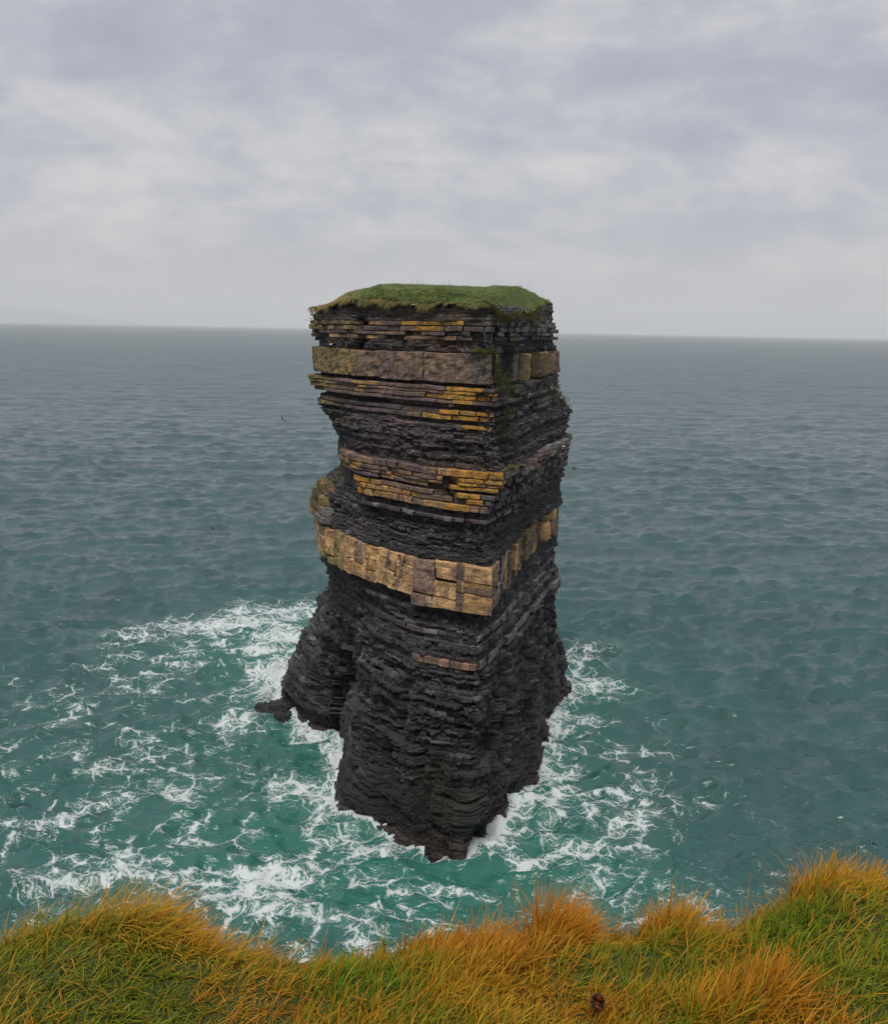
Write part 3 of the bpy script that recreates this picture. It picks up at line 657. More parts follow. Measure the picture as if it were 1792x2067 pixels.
# dark shales below, undercut, then spreading to the foot
shale(20.2, 21.85, -0.35, -0.55, 0.30, 122, step=0.15, val0=-0.2, pale_p=0.05)
shale(19.75, 20.2, -0.1, -0.3, 0.3, 1230, step=0.12, val0=-0.1, pale_p=0.12)
b = bed_core(19.25, 19.75, -0.25, 1231)
row_blocks(b, 19.25, 19.75, sN + 0.2, sN + 26, 1.8, 0.15, chooser([('grey', 1)], [('lgrey', 4), ('grey', 3)]), 1232, drop=0.05, rdrop=0.25, offj=0.08)
row_blocks(b, 19.25, 19.75, sN - 9, sN - 2.5, 1.1, -0.05, chooser([('grey', 3), ('dark', 3)]), 1233, drop=0.35)
shale(17.35, 19.25, 0.0, -0.1, 0.34, 123, step=0.17, val0=-0.1, pale_p=0.12, segamp=0.16)
b = bed_core(16.55, 17.35, -0.3, 124)
row_blocks(b, 16.62, 17.33, sN - 7.0, sN + 0.8, 1.05, 0.12, chooser([('pink', 5), ('brown', 2), ('tan', 1)], [('grey', 1)]), 1241, drop=0.05)
row_blocks(b, 16.55, 17.35, sN + 0.9, S_END, 2.2, 0.30, chooser([('lgrey', 3)], [('lgrey', 6), ('grey', 2)]), 1242, drop=0.05, rdrop=0.12, offj=0.07)
shale(12.0, 16.55, 0.1, -0.05, 0.30, 125, step=0.22, val0=-0.1, pale_p=0.18, segamp=0.17, seglen=0.9, rough=0.075)
shale(6.0, 12.0, 0.15, 0.1, 0.31, 126, step=0.21, val0=-0.2, pale_p=0.15, segamp=0.17, seglen=1.0, rough=0.08)
shale(-2.4, 6.0, 0.75, 0.15, 0.36, 127, step=0.17, val0=-0.3, pale_p=0.08, segamp=0.15, seglen=1.3, rough=0.08)

# place the blocks: the 295 that show largest are pieces of their own, the rest one part
BLOCKS.sort(key=lambda t: -t[0])
NB = 295
for k, (a_, g) in enumerate(BLOCKS[:NB]):
    z0, z1, ca, cb, o, dp, c, bed, sd = g[:9]
    block('block', z0, z1, ca, cb, o, dp, c, bed, M_SAND, sd, lean=g[9] if len(g) > 9 else None)
coll = []
for a_, g in BLOCKS[NB:]:
    z0, z1, ca, cb, o, dp, c, bed, sd = g[:9]
    block('block', z0, z1, ca, cb, o, dp, c, bed, M_SAND, sd, collect=coll, lean=g[9] if len(g) > 9 else None)
def join(coll):
    Vs, Qs, Ts, Cs = [], [], [], []; n = 0
    for V, Q, T, C in coll:
        Vs.append(V); Qs.append(Q + n); Ts.append(T + n); Cs.append(C); n += len(V)
    return np.concatenate(Vs), np.concatenate(Qs), np.concatenate(Ts), np.concatenate(Cs)
if coll:
    V, Q, T, C = join(coll)
    tag(mesh_np('small_blocks', V, Q, M_SAND, stack, cols=C[:, :3], tris=T, attrs={'lich': C[:, 3]}), kind='stuff')
print('blocks', len(BLOCKS), 'layers', lay_i)
# solid heart of the stack, so that no light leaks between beds
zs = np.linspace(-2.4, 48.0, 40)
V = []; 
for z in zs:
    P, Nn = outline(z); Pc = P + inward(P) * 2.0
    V.append(np.column_stack([Pc[::6], np.full(len(Pc[::6]), z)]))
nn = len(V[0]); V = np.concatenate(V) - ORG
i = np.arange(nn); i2 = (i + 1) % nn
Q = np.concatenate([np.stack([a * nn + i, a * nn + i2, (a + 1) * nn + i2, (a + 1) * nn + i], 1) for a in range(len(zs) - 1)])
mesh_np('inner_rock', V, Q, M_SHALE, stack, cols=np.tile(C_DARK, (len(V), 1)))

# ------------------------------------------------------------------ blades (used for the turf, the ledges and the headland)
def blades(root, length, az, lean, curl, width, cb, ct, segs=4, mid=0.45):
    """ribbons: root (n,3), length (n,), az heading, lean from upright, curl added along the blade; base and tip colours (n,3)"""
    n = len(root)
    d = np.stack([np.cos(az), np.sin(az)], 1)
    side = np.stack([-np.sin(az + 0.7), np.cos(az + 0.7)], 1)
    pts = [root.copy()]; p = root.copy()
    for k in range(segs):
        ph = lean + curl * ((k + 0.5) / segs)
        st = (length / segs)[:, None]
        p = p + np.column_stack([d * np.sin(ph)[:, None], np.cos(ph)]) * st
        pts.append(p)
    V = []; C = []
    for k, q in enumerate(pts):
        t = k / segs
        w = width * (1 - t ** 1.6) * (0.75 + 0.5 * min(1, t * 4)) * 0.5
        if k == segs: w = width * 0.06
        off3 = np.column_stack([side * np.asarray(w)[:, None], np.zeros(n)])
        V.append(q - off3); V.append(q + off3)
        m_ = min(1.0, t / mid) if mid > 0 else t
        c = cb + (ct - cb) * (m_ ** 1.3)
        C.append(c); C.append(c)
    V = np.stack(V, 1).reshape(-1, 3); C = np.stack(C, 1).reshape(-1, 3)
    base = (np.arange(n) * 2 * (segs + 1))[:, None]
    Q = np.concatenate([np.stack([base[:, 0] + 2 * k, base[:, 0] + 2 * k + 1, base[:, 0] + 2 * k + 3, base[:, 0] + 2 * k + 2], 1) for k in range(segs)])
    return V, Q, C

# ------------------------------------------------------------------ turf on the stack
RIMK = np.array([47.9, 48.2, 48.7, 48.65, 48.5, 48.35, 48.1, 47.35, 47.6, 48.2, 48.8, 49.3, 49.4, 49.4, 48.6])
RIM = np.concatenate([RIMK[i] + (np.append(RIMK, RIMK[0])[i + 1] - RIMK[i]) * np.arange(n) / n for i, n in enumerate(SEGN)])
RIM = RIM + 0.16 * vn(SARC * 0.7, 0 * SARC, 51) + 0.12 * vn(SARC * 2.3, 0 * SARC, 52)
Pt, Nt = outline(47.6)
Pt = Pt - Nt * (0.15 + 0.65 * sstep(SARC, sN + 18, sN + 30))[:, None]
for z0, z1 in ((48.15, 48.5), (48.5, 48.85), (48.85, 49.3)):     # last flags, where the rim stands higher
    o = -0.25 + macro(SARC, z0) + 0.10 * pieces(SARC, 1.1, int(z0 * 100))
    fl = slab('shale_layer', z0, z1, o, stack, M_SHALE, shale_colour(SARC, z0, 0.4 + 0.5 * pieces(SARC, 0.8, int(z0 * 77)), np.zeros(NCOL)), seed=int(z0 * 31), rough=0.05, inner=0.7)
    hide = np.tile(RIM < z1 + 0.05, 5)
    co = np.zeros(len(fl.data.vertices) * 3, np.float32); fl.data.vertices.foreach_get('co', co); co = co.reshape(-1, 3)
    hide = np.resize(hide[:NCOL], len(co)); co[hide, 2] = np.minimum(co[hide, 2], 47.0); fl.data.vertices.foreach_set('co', co.ravel()); fl.data.update()
MED = np.column_stack([np.interp(Pt[:, 1], [80, 92, 112, 124], [0.5, -0.5, 1.0, 1.0]), np.clip(Pt[:, 1] * 0.72 + 27.5, 88, 114)])
def turf_z(x, y, t, rim):
    top = 48.25 + 0.100 * np.clip(y - 80, 0, 22) + 0.01 * np.clip(y - 102, 0, 20)
    top = top - 0.25 * np.clip(-7 - x, 0, 10) - 0.10 * np.clip(x - 7, 0, 8)
    f = sstep(t, 0.0, 0.22)
    return rim * (1 - f) + np.maximum(top, rim) * f + 0.26 * fbm(x * 0.5, y * 0.5, 53, 4) * sstep(t, 0, .1) + 0.13 * vn(x * 1.7, y * 1.7, 54)
TT = [0.0, 0.0, 0.0, 0.012, 0.03, 0.06, 0.10, 0.15, 0.22, 0.30, 0.40, 0.52, 0.66, 0.82, 1.0]
hang = 0.12 + 0.34 * vn(SARC * 0.55, 0 * SARC, 55) + 0.15 * vn(SARC * 2.1, 0 * SARC, 56)
hang = np.clip(hang, 0.04, 0.8) + 0.45 * np.exp(-((SARC - sN - 4.5) / 2.2) ** 2)
mc = macro(SARC, 47.6) * 0.6
rows = []
for k, t in enumerate(TT):
    p = Pt + (MED - Pt) * t
    if k == 0: q = p + Nt * (mc - 0.05)[:, None]; z = RIM - hang - 0.1
    elif k == 1: q = p + Nt * (mc + 0.12)[:, None]; z = RIM - hang * 0.45
    elif k == 2: q = p + Nt * (mc + 0.0)[:, None]; z = RIM - 0.05
    else: q = p; z = turf_z(q[:, 0], q[:, 1], t, RIM)
    rows.append(np.column_stack([q, z]))
V = np.concatenate(rows); n = len(TT)
i = np.arange(NCOL); i2 = (i + 1) % NCOL
Q = np.concatenate([np.stack([a * NCOL + i, a * NCOL + i2, (a + 1) * NCOL + i2, (a + 1) * NCOL + i], 1) for a in range(n - 1)])
G1, G2, G3 = np.array([0.060, 0.105, 0.026]), np.array([0.115, 0.140, 0.035]), np.array([0.20, 0.155, 0.05])
nz = fbm(V[:, 0] * 0.5, V[:, 1] * 0.5, 57, 4)[:, None]
edge = np.repeat(np.array([1, 1, 0.9, 0.7, 0.5, 0.3, 0.15] + [0.0] * (n - 7)), NCOL)[:, None]
leftb = sstep(-V[:, 0], 8.0, 10.5)[:, None]
Ct = G1 + (G2 - G1) * np.clip(0.45 + nz, 0, 1); Ct = Ct + (G3 - Ct) * np.clip(edge * 0.6 + leftb * 0.7 + 0.2 * nz, 0, 1)
M_TURF = leaf_material('turf', rough=0.9, trans=0.0)
turf = mesh_np('turf', V - ORG, Q, M_TURF, stack, cols=Ct, smooth=True)
# its grass
nb = 34000
u = rng.random(nb); ci = rng.integers(0, NCOL, nb)
# favour the near half that can be seen
keep = (Pt[ci, 1] < 116) | (rng.random(nb) < 0.3)
ci = ci[keep]; nb = len(ci)
tt = rng.random(nb) ** 1.6
pos = Pt[ci] + (MED[ci] - Pt[ci]) * tt[:, None] + rng.normal(0, 0.08, (nb, 2))
zz = turf_z(pos[:, 0], pos[:, 1], tt, RIM[ci]) - 0.04
hangm = (rng.random(nb) < 0.16) & (SARC[ci] < sN + 22)
pos[hangm] = Pt[ci[hangm]] + Nt[ci[hangm]] * (mc[ci[hangm]] + 0.2)[:, None]; zz[hangm] = RIM[ci[hangm]] - hang[ci[hangm]] * rng.random(hangm.sum()) * 1.1
nz = fbm(pos[:, 0] * 0.6, pos[:, 1] * 0.6, 58, 4)
c0 = G1 * (0.45 + 0.5 * rng.random((nb, 1))); c1 = G1 + (G2 - G1) * np.clip(0.5 + nz[:, None] + 0.3 * rng.normal(size=(nb, 1)), 0, 1)
br = np.clip(1.3 * np.clip(fbm(pos[:, 0] * 0.9, pos[:, 1] * 0.9, 59, 3) - 0.05, 0, 0.5) + hangm * 0.5 + sstep(-pos[:, 0], 8.0, 10.5) * 0.7 + 0.2 * (rng.random(nb) < 0.2), 0, 1)[:, None]
c1 = c1 + (G3 * 1.2 - c1) * br
az = np.where(hangm, np.arctan2(Nt[ci, 1], Nt[ci, 0]) + rng.normal(0, 0.5, nb), rng.normal(0.2, 1.0, nb))
V, Q, C = blades(np.column_stack([pos, zz]), np.where(hangm, 0.5, 0.30) * (0.5 + 1.0 * rng.random(nb)) * (1 + 0.7 * np.clip(nz * 2, -0.8, 1)), az, np.where(hangm, 1.2, 0.7) + 0.3 * rng.random(nb), np.where(hangm, 1.6, 0.6) * np.ones(nb), np.full(nb, 0.05), c0, c1, segs=2)
tag(mesh_np('turf_grass', V - ORG, Q, M_GRASS, turf, cols=C), kind='stuff')
# dry stalks that stand above the grass
ns = 22
cx_ = np.array([-3.6, -3.3, -3.0, -2.7, -2.2, 0.2, 0.5, 4.6, 4.9, 5.3, 7.6, 8.6, 10.2, 11.4])
px = np.concatenate([cx_, rng.uniform(-7, 11, ns - len(cx_))]); py = 101 + rng.normal(0, 1.2, ns) + np.clip(px, 0, 12) * 0.6
pz = turf_z(px, py, np.full(ns, .6), np.full(ns, 48.5))
V, Q, C = blades(np.column_stack([px, py, pz]), 0.45 + 0.55 * rng.random(ns), rng.normal(0, 1.5, ns), 0.1 * rng.random(ns), 0.1 * rng.random(ns), np.full(ns, 0.022), np.tile([0.07, 0.06, 0.04], (ns, 1)), np.tile([0.09, 0.07, 0.05], (ns, 1)), segs=3)
tag(mesh_np('dry_stalks', V - ORG, Q, M_GRASS, turf, cols=C), kind='stuff')

# plants and rubble on the ledges
def ledge_plants(name, specs):
    rs, ls, azs, cbs, cts = [], [], [], [], []
    for (s_, z_, rs_, rz_, n_, gold) in specs:
        s2 = s_ + rng.normal(0, rs_, n_); z2 = z_ + rng.normal(0, rz_, n_)
        for a_, b_ in zip(s2, z2):
            P, Nn = outline_c(round(b_ * 4) / 4)
            c_ = c_at(a_); x = np.interp(c_, CI, P[:, 0]); y = np.interp(c_, CI, P[:, 1]); nx = np.interp(c_, CI, Nn[:, 0]); ny = np.interp(c_, CI, Nn[:, 1])
            o = float(macro(np.array([a_]), b_)[0]) + 0.05 + 0.25 * rng.random()
            rs.append((x + nx * o, y + ny * o, b_)); ls.append(0.22 + 0.3 * rng.random()); azs.append(math.atan2(ny, nx) + rng.normal(0, 0.9))
            g = np.array([0.085, 0.105, 0.030]) * (0.6 + 0.8 * rng.random()); y_ = np.array([0.24, 0.20, 0.04])
            cbs.append(g * 0.7); cts.append(g + (y_ - g) * gold * rng.random())
    n_ = len(rs)
    V, Q, C = blades(np.array(rs), np.array(ls), np.array(azs), 0.6 + 0.5 * rng.random(n_), 0.8 + rng.random(n_), np.full(n_, 0.09), np.array(cbs), np.array(cts), segs=2)
    return tag(mesh_np(name, V - ORG, Q, M_GRASS, stack, cols=C), kind='stuff')
ledge_plants('ledge_plants', [
    (sN + 0.9, 42.7, 0.35, 0.9, 420, 0.5), (sN - 0.6, 44.3, 0.9, 0.12, 160, 1.0), (sN + 3.0, 41.6, 1.2, 0.4, 220, 0.2), (sN + 6, 40.8, 2.5, 0.5, 160, 0.2), (sN + 3.2, 38.2, 0.9, 0.9, 320, 0.5),
    (sN + 24, 40.0, 4, 0.8, 340, 0.1), (sN + 30, 38.4, 3, 0.6, 220, 0.1), (sN + 3.0, 47.0, 1.2, 0.3, 220, 0.4), (sN + 14, 47.3, 5, 0.4, 300, 0.2),
    (4.0, 30.0, 1.6, 0.9, 420, 0.5), (2.5, 28.0, 1.2, 1.2, 260, 0.8), (3.5, 47.1, 1.5, 0.15, 220, 0.8), (sN + 2.5, 34.4, 1.4, 0.12, 260, 0.6), (sN + 20, 29.6, 5, 1.0, 420, 0.3), (sN + 14, 28.0, 5, 0.8, 200, 0.2)])

# ------------------------------------------------------------------ the sea
def ocean_tile(n, size, wind, wdir, seed, chop):
    """one periodic patch of wind sea, split into wavelength bands: list of (height, dx, dy)"""
    r = np.random.default_rng(seed)
    k1 = np.fft.fftfreq(n, d=size / n) * 2 * np.pi
    kx, ky = np.meshgrid(k1, k1, indexing='ij')
    k = np.hypot(kx, ky); k[0, 0] = 1e-6
    Lw = wind * wind / 9.81
    cosf = (kx * math.cos(wdir) + ky * math.sin(wdir)) / k
    ph = np.exp(-1 / (k * Lw) ** 2) / k ** 3.45 * (0.06 + 0.94 * np.abs(cosf) ** 6) * np.exp(-(k * 0.06) ** 2)
    ph[0, 0] = 0
    A = np.sqrt(ph) * (r.normal(size=(n, n)) + 1j * r.normal(size=(n, n)))
    lam = 2 * np.pi / k
    out = []
    tot = np.real(np.fft.ifft2(A)).std()
    for lo, hi in ((0, 1.6), (1.6, 3.6), (3.6, 8), (8, 20), (20, 1e9)):
        B = np.where((lam >= lo) & (lam < hi), A, 0)
        hgt = np.real(np.fft.ifft2(B)) / tot
        dx = np.real(np.fft.ifft2(1j * kx / k * B)) / tot * chop
        dy = np.real(np.fft.ifft2(1j * ky / k * B)) / tot * chop
        out.append((hgt.astype(np.float32), dx.astype(np.float32), dy.astype(np.float32)))
    return out
def sample(f, size, x, y):
    n = f.shape[0]
    u = (x / size * n) % n; v = (y / size * n) % n
    i0 = np.floor(u).astype(np.int32); j0 = np.floor(v).astype(np.int32); fu = (u - i0).astype(np.float32); fv = (v - j0).astype(np.float32)
    i0 %= n; j0 %= n; i1 = (i0 + 1) % n; j1 = (j0 + 1) % n
    return (f[i0, j0] * (1 - fu) + f[i1, j0] * fu) * (1 - fv) + (f[i0, j1] * (1 - fu) + f[i1, j1] * fu) * fv
TILES = [(ocean_tile(512, 113.0, 3.4, R(-84), 3, 0.62), 113.0, 0.0, 0.135), (ocean_tile(512, 167.0, 4.2, R(-98), 4, 0.62), 167.0, R(27), 0.135), (ocean_tile(256, 331.0, 7.5, R(-75), 8, 0.6), 331.0, R(-11), 0.16)]
# a sheet of rows that widen with distance
ys = [34.0]
while ys[-1] < 7000: ys.append(ys[-1] * 1.0056 + 0.02)
ys = np.array(ys); nu = 490
us = np.linspace(-0.70, 0.70, nu)
Y = np.repeat(ys[:, None], nu, 1); X = Y * us[None, :]
cell = (Y * (us[1] - us[0])); celly = np.gradient(ys)[:, None] + 0 * X; cell = np.maximum(cell, celly)
Zs = np.zeros_like(X); DX = np.zeros_like(X); DY = np.zeros_like(X)
for tile, size, rot, amp in TILES:
    xr = X * math.cos(rot) + Y * math.sin(rot); yr = -X * math.sin(rot) + Y * math.cos(rot)
    for (lam, bw, (hgt, dx, dy)) in zip((1.0, 2.4, 5.5, 13, 30), (2.4, 2.4, 1.5, 1.2, 1.8), tile):
        fade = np.clip((lam / cell - 1.3) / 1.6, 0, 1)
        live = fade[:, 0] > 0
        if not live.any(): continue
        a = amp * bw * fade[live]
        xx, yy = xr[live], yr[live]
        Zs[live] += sample(hgt, size, xx, yy) * a
        ddx = sample(dx, size, xx, yy) * a; ddy = sample(dy, size, xx, yy) * a
        DX[live] += ddx * math.cos(rot) - ddy * math.sin(rot); DY[live] += ddx * math.sin(rot) + ddy * math.cos(rot)
dxx = np.gradient(DX, axis=1) / (Y * (us[1] - us[0])); dyy = np.gradient(DY, axis=0) / np.gradient(ys)[:, None]
conv = np.clip(-(dxx + dyy), 0, 3)                   # where the surface bunches up and breaks
k_ = (ys > 60) & (ys < 140); print('sea slope rms', np.std(np.gradient(Zs, axis=0)[k_] / np.gradient(ys)[k_][:, None]), np.std(np.gradient(Zs, axis=1)[k_] / (Y * (us[1] - us[0]))[k_]), 'conv', np.percentile(conv[k_], [50, 80, 90, 97]))
# distance to the foot of the stack
P0, N0 = outline(0.3)
Pp = (P0 + N0 * (0.55 + macro(SARC, 0.3))[:, None])[::5]
def dist_poly(x, y, P):
    d = np.full(x.shape, 1e9, np.float32)
    A = P; B = np.roll(P, -1, 0)
    for (ax, ay), (bx, by) in zip(A, B):
        vx, vy = bx - ax, by - ay
        t = np.clip(((x - ax) * vx + (y - ay) * vy) / (vx * vx + vy * vy + 1e-9), 0, 1)
        d = np.minimum(d, np.hypot(x - ax - t * vx, y - ay - t * vy))
    return d
near = (Y[:, 0] < 190)
D = np.full(X.shape, 200.0, np.float32)
jn = (np.abs(us) < 0.75)
D[np.ix_(near, jn)] = dist_poly(X[np.ix_(near, jn)], Y[np.ix_(near, jn)], Pp)
def blob(cx, cy, rx, ry, ang=0, p=1.0):
    c, s_ = math.cos(ang), math.sin(ang)
    u = ((X - cx) * c + (Y - cy) * s_) / rx; v = (-(X - cx) * s_ + (Y - cy) * c) / ry
    return np.exp(-(u * u + v * v) ** p)
n_lo = fbm(X * 0.05, Y * 0.05, 61, 4); n_md = fbm(X * 0.16, Y * 0.16, 62, 4)
foam = (0.95 + 0.35 * vn(X * 0.25, Y * 0.25, 60)) * np.exp(-(D / 1.1)) + 0.36 * np.exp(-(D / 5.0))
left_side = sstep(-X, 8, 13)
foam = np.maximum(foam, 0.92 * blob(-33, 147, 21, 9, R(33)))             # wash off the left end
foam = np.maximum(foam, 0.85 * blob(-25, 138, 9, 9)); foam = np.maximum(foam, 0.95 * blob(-22.5, 122, 4, 10, R(10)))
foam = np.maximum(foam, 0.62 * blob(-23, 106, 6, 6))
foam = np.maximum(foam, 0.72 * blob(-8, 81, 9, 2.6, R(-28))); foam = np.maximum(foam, 0.62 * blob(-12, 90, 6, 5)); foam = np.maximum(foam, 0.46 * blob(-13, 72, 12, 7))
foam = np.maximum(foam, 0.66 * blob(-3, 74.5, 10, 2.2, R(-8))); foam = np.maximum(foam, 0.60 * blob(8, 78.5, 11, 2.0, R(12)))
foam = np.maximum(foam, 0.50 * blob(15, 84, 9, 7)); foam = np.maximum(foam, 0.55 * blob(12, 98, 4, 9, R(-10))); foam = np.maximum(foam, 0.55 * blob(19, 128, 6, 16, R(-10)))
foam = np.maximum(foam, 0.58 * blob(-38, 98, 10, 5)); foam = np.maximum(foam, 0.40 * blob(-36, 80, 18, 14)); foam = np.maximum(foam, 0.30 * blob(-45, 110, 30, 30))
foam = np.maximum(foam, 0.42 * blob(0, 66, 30, 10)); foam = np.maximum(foam, 0.27 * blob(25, 85, 20, 25))
wx_ = X + 6.0 * fbm(X * 0.06, Y * 0.06, 161, 3); wy_ = Y + 6.0 * fbm(X * 0.06, Y * 0.06, 164, 3)
ridge = np.maximum((1 - np.abs(fbm(wx_ * 0.10, wy_ * 0.17, 167, 4))) ** 8, 0.8 * (1 - np.abs(fbm(wx_ * 0.23, wy_ * 0.38, 171, 3))) ** 8)                     # swirling threads drawn out by the wash
churn = np.clip(np.exp(-D / 16.0) * 1.2 + 0.8 * blob(-12, 80, 26, 16) + 0.8 * blob(-36, 92, 22, 20) + 0.6 * blob(8, 76, 20, 10) + 0.5 * blob(14, 95, 9, 22) + 0.7 * blob(-30, 135, 22, 22), 0, 1)
foam = np.where(D < 2.0, foam, np.minimum(foam, 0.85)) * 0.74 + churn * (0.55 * ridge - 0.08)
foam = np.clip(foam + (0.16 * n_lo + 0.20 * n_md) * np.clip(foam * 2.2, 0, 1), 0, 1.2)
region = np.clip(0.55 + 0.45 * sstep(-X, -10, 25) + 0.9 * n_lo, 0, 1) * np.clip(1.25 - Y / 500, 0, 1)
foam = foam + np.clip(sstep(conv, 0.48, 1.0), 0, 1) * region * 0.34
aer = np.clip(0.38 * np.exp(-Y / 220) + 0.8 * np.exp(-D / 7.0) + 0.55 * blob(-6, 76, 20, 10) + 0.5 * blob(8, 76, 14, 7) + 0.25 * blob(-30, 90, 30, 30) + 0.6 * blob(-26, 140, 14, 18) + 0.2 * n_md, 0, 1)
# swell thrown up against the rock
chop_in = 0.30 * np.exp(-D / 6.0) * n_md + 0.25 * np.exp(-D / 14.0) * fbm(X * 0.28, Y * 0.28, 63, 3)
runup = 0.55 * np.exp(-(D / 1.6) ** 2) * (0.6 + 0.9 * vn(X * 0.35, Y * 0.35, 64))
runup += 1.7 * blob(-21.6, 121, 1.8, 4.5, R(8)) * (0.8 + 0.5 * vn(X * 0.7, Y * 0.7, 65)) + 1.1 * blob(-22.2, 113, 1.6, 2.2) * (0.8 + 0.5 * vn(X * 0.8, Y * 0.8, 66)) + 0.7 * blob(-22, 106.5, 2.4, 1.6) + 0.6 * blob(-11, 103, 2.0, 3.0)
runup += 0.5 * blob(-8, 80.6, 7, 1.2, R(-28)) + 0.4 * blob(-2.5, 76.5, 6, 1.0, R(-20))
lump = np.clip(foam - 0.55, 0, 0.5) * (0.45 * vn(X * 1.3, Y * 1.3, 67) + 0.30 * vn(X * 2.9, Y * 2.9, 68)) * (Y < 200)
Zs = Zs + chop_in + runup + lump
V = np.stack([X + DX, Y + DY, Zs], -1).reshape(-1, 3)
nr = len(ys)
# outer skirt, level water to the horizon and all round
idx = np.arange(nr * nu).reshape(nr, nu)
Q = np.stack([idx[:-1, :-1], idx[:-1, 1:], idx[1:, 1:], idx[1:, :-1]], -1).reshape(-1, 4)

m, t, b = new_mat('sea_water')
geo = N(t, 'ShaderNodeNewGeometry')
aF = N(t, 'ShaderNodeAttribute', attribute_name='foam'); aA = N(t, 'ShaderNodeAttribute', attribute_name='aer')
deep = N(t, 'ShaderNodeMix', data_type='RGBA'); deep.inputs['A'].default_value = (0.033, 0.068, 0.074, 1); deep.inputs['B'].default_value = (0.028, 0.130, 0.104, 1)
L(t, aA.outputs['Fac'], deep.inputs['Factor'])
def noise(scale, detail, rough, vec=None, dist=0.0, msc=None, rot=None):
    n = N(t, 'ShaderNodeTexNoise'); n.inputs['Scale'].default_value = scale; n.inputs['Detail'].default_value = detail; n.inputs['Roughness'].default_value = rough; n.inputs['Distortion'].default_value = dist
    src = geo.outputs['Position'] if vec is None else vec
    if msc:
        mp_ = N(t, 'ShaderNodeMapping'); mp_.inputs['Scale'].default_value = msc
        if rot: mp_.inputs['Rotation'].default_value = (0, 0, rot)
        L(t, src, mp_.inputs[0]); src = mp_.outputs[0]
    L(t, src, n.inputs['Vector']); return n
def math2(op, a, b_=None, c=None):
    n = N(t, 'ShaderNodeMath', operation=op)
    for k, v in enumerate((a, b_, c)):
        if v is None: continue
        if isinstance(v, (int, float)): n.inputs[k].default_value = v
        else: L(t, v, n.inputs[k])
    return n.outputs[0]
wv = noise(0.45, 5, 0.6)
wadd = N(t, 'ShaderNodeVectorMath', operation='MULTIPLY_ADD'); wadd.inputs[1].default_value = (2.6, 2.6, 0.0); L(t, wv.outputs['Color'], wadd.inputs[0]); L(t, geo.outputs['Position'], wadd.inputs[2])
flat = N(t, 'ShaderNodeVectorMath', operation='MULTIPLY'); flat.inputs[1].default_value = (1, 1, 0); L(t, wadd.outputs[0], flat.inputs[0])
def net(scale, w):
    v = N(t, 'ShaderNodeTexVoronoi', feature='DISTANCE_TO_EDGE', voronoi_dimensions='2D'); v.inputs['Scale'].default_value = scale
    L(t, stretch.outputs[0], v.inputs['Vector'])
    return math2('SUBTRACT', 1.0, math2('MULTIPLY', v.outputs['Distance'], w))
stretch = N(t, 'ShaderNodeMapping'); stretch.inputs['Scale'].default_value = (0.75, 1.3, 1); stretch.inputs['Rotation'].default_value = (0, 0, R(12)); L(t, flat.outputs[0], stretch.inputs[0])
netv = math2('MAXIMUM', net(0.40, 7.0), math2('MULTIPLY', net(1.1, 6.0), 0.85))
netv = math2('MAXIMUM', netv, math2('MULTIPLY', net(2.7, 5.0), 0.62))
fz = noise(2.4, 6, 0.72, dist=0.8)
fz2 = noise(0.30, 4, 0.6, msc=(0.7, 1.8, 1), rot=R(18))
# foam value: density + lace + break-up
fv = math2('MULTIPLY_ADD', netv, 0.74, math2('MULTIPLY', aF.outputs['Fac'], 1.42))
fv = math2('ADD', fv, math2('MULTIPLY', math2('SUBTRACT', fz.outputs['Fac'], 0.5), 0.7))
fv = math2('ADD', fv, math2('MULTIPLY', math2('SUBTRACT', fz2.outputs['Fac'], 0.5), 0.6))
gate = N(t, 'ShaderNodeMapRange', interpolation_type='SMOOTHSTEP'); gate.inputs['From Min'].default_value = 0.98; gate.inputs['From Max'].default_value = 1.50; L(t, fv, gate.inputs['Value'])
g2 = N(t, 'ShaderNodeMapRange'); g2.inputs['From Min'].default_value = 0.05; g2.inputs['From Max'].default_value = 0.22; L(t, aF.outputs['Fac'], g2.inputs['Value'])
fm = math2('MULTIPLY', gate.outputs[0], g2.outputs[0])
# milky water full of bubbles under the lace
mk = N(t, 'ShaderNodeMapRange', interpolation_type='SMOOTHSTEP'); mk.inputs['From Min'].default_value = 0.30; mk.inputs['From Max'].default_value = 1.1; mk.inputs['To Max'].default_value = 0.55
L(t, math2('ADD', aF.outputs['Fac'], math2('MULTIPLY', math2('SUBTRACT', fz2.outputs['Fac'], 0.5), 0.9)), mk.inputs['Value'])
milk = N(t, 'ShaderNodeMix', data_type='RGBA'); milk.inputs['B'].default_value = (0.16, 0.30, 0.27, 1); L(t, mk.outputs[0], milk.inputs['Factor']); L(t, deep.outputs['Result'], milk.inputs['A'])
colm = N(t, 'ShaderNodeMix', data_type='RGBA'); colm.inputs['B'].default_value = (0.52, 0.57, 0.57, 1); L(t, fm, colm.inputs['Factor']); L(t, milk.outputs['Result'], colm.inputs['A'])
L(t, colm.outputs['Result'], b.inputs['Base Color'])
rg = N(t, 'ShaderNodeMapRange'); rg.inputs['To Min'].default_value = 0.06; rg.inputs['To Max'].default_value = 0.85; L(t, fm, rg.inputs['Value'])
aC = N(t, 'ShaderNodeAttribute', attribute_name='chop')      # waves too small for the mesh far out: a rougher surface
L(t, math2('MAXIMUM', rg.outputs[0], math2('MULTIPLY_ADD', aC.outputs['Fac'], 0.26, 0.06)), b.inputs['Roughness'])
b.inputs['IOR'].default_value = 1.38
rp1 = noise(2.2, 3, 0.6, msc=(0.55, 1.5, 1), rot=R(10)); rp2 = noise(0.6, 4, 0.62, msc=(0.42, 1.7, 1), rot=R(6)); rp3 = noise(0.09, 4, 0.6, msc=(0.4, 1.8, 1), rot=R(4))
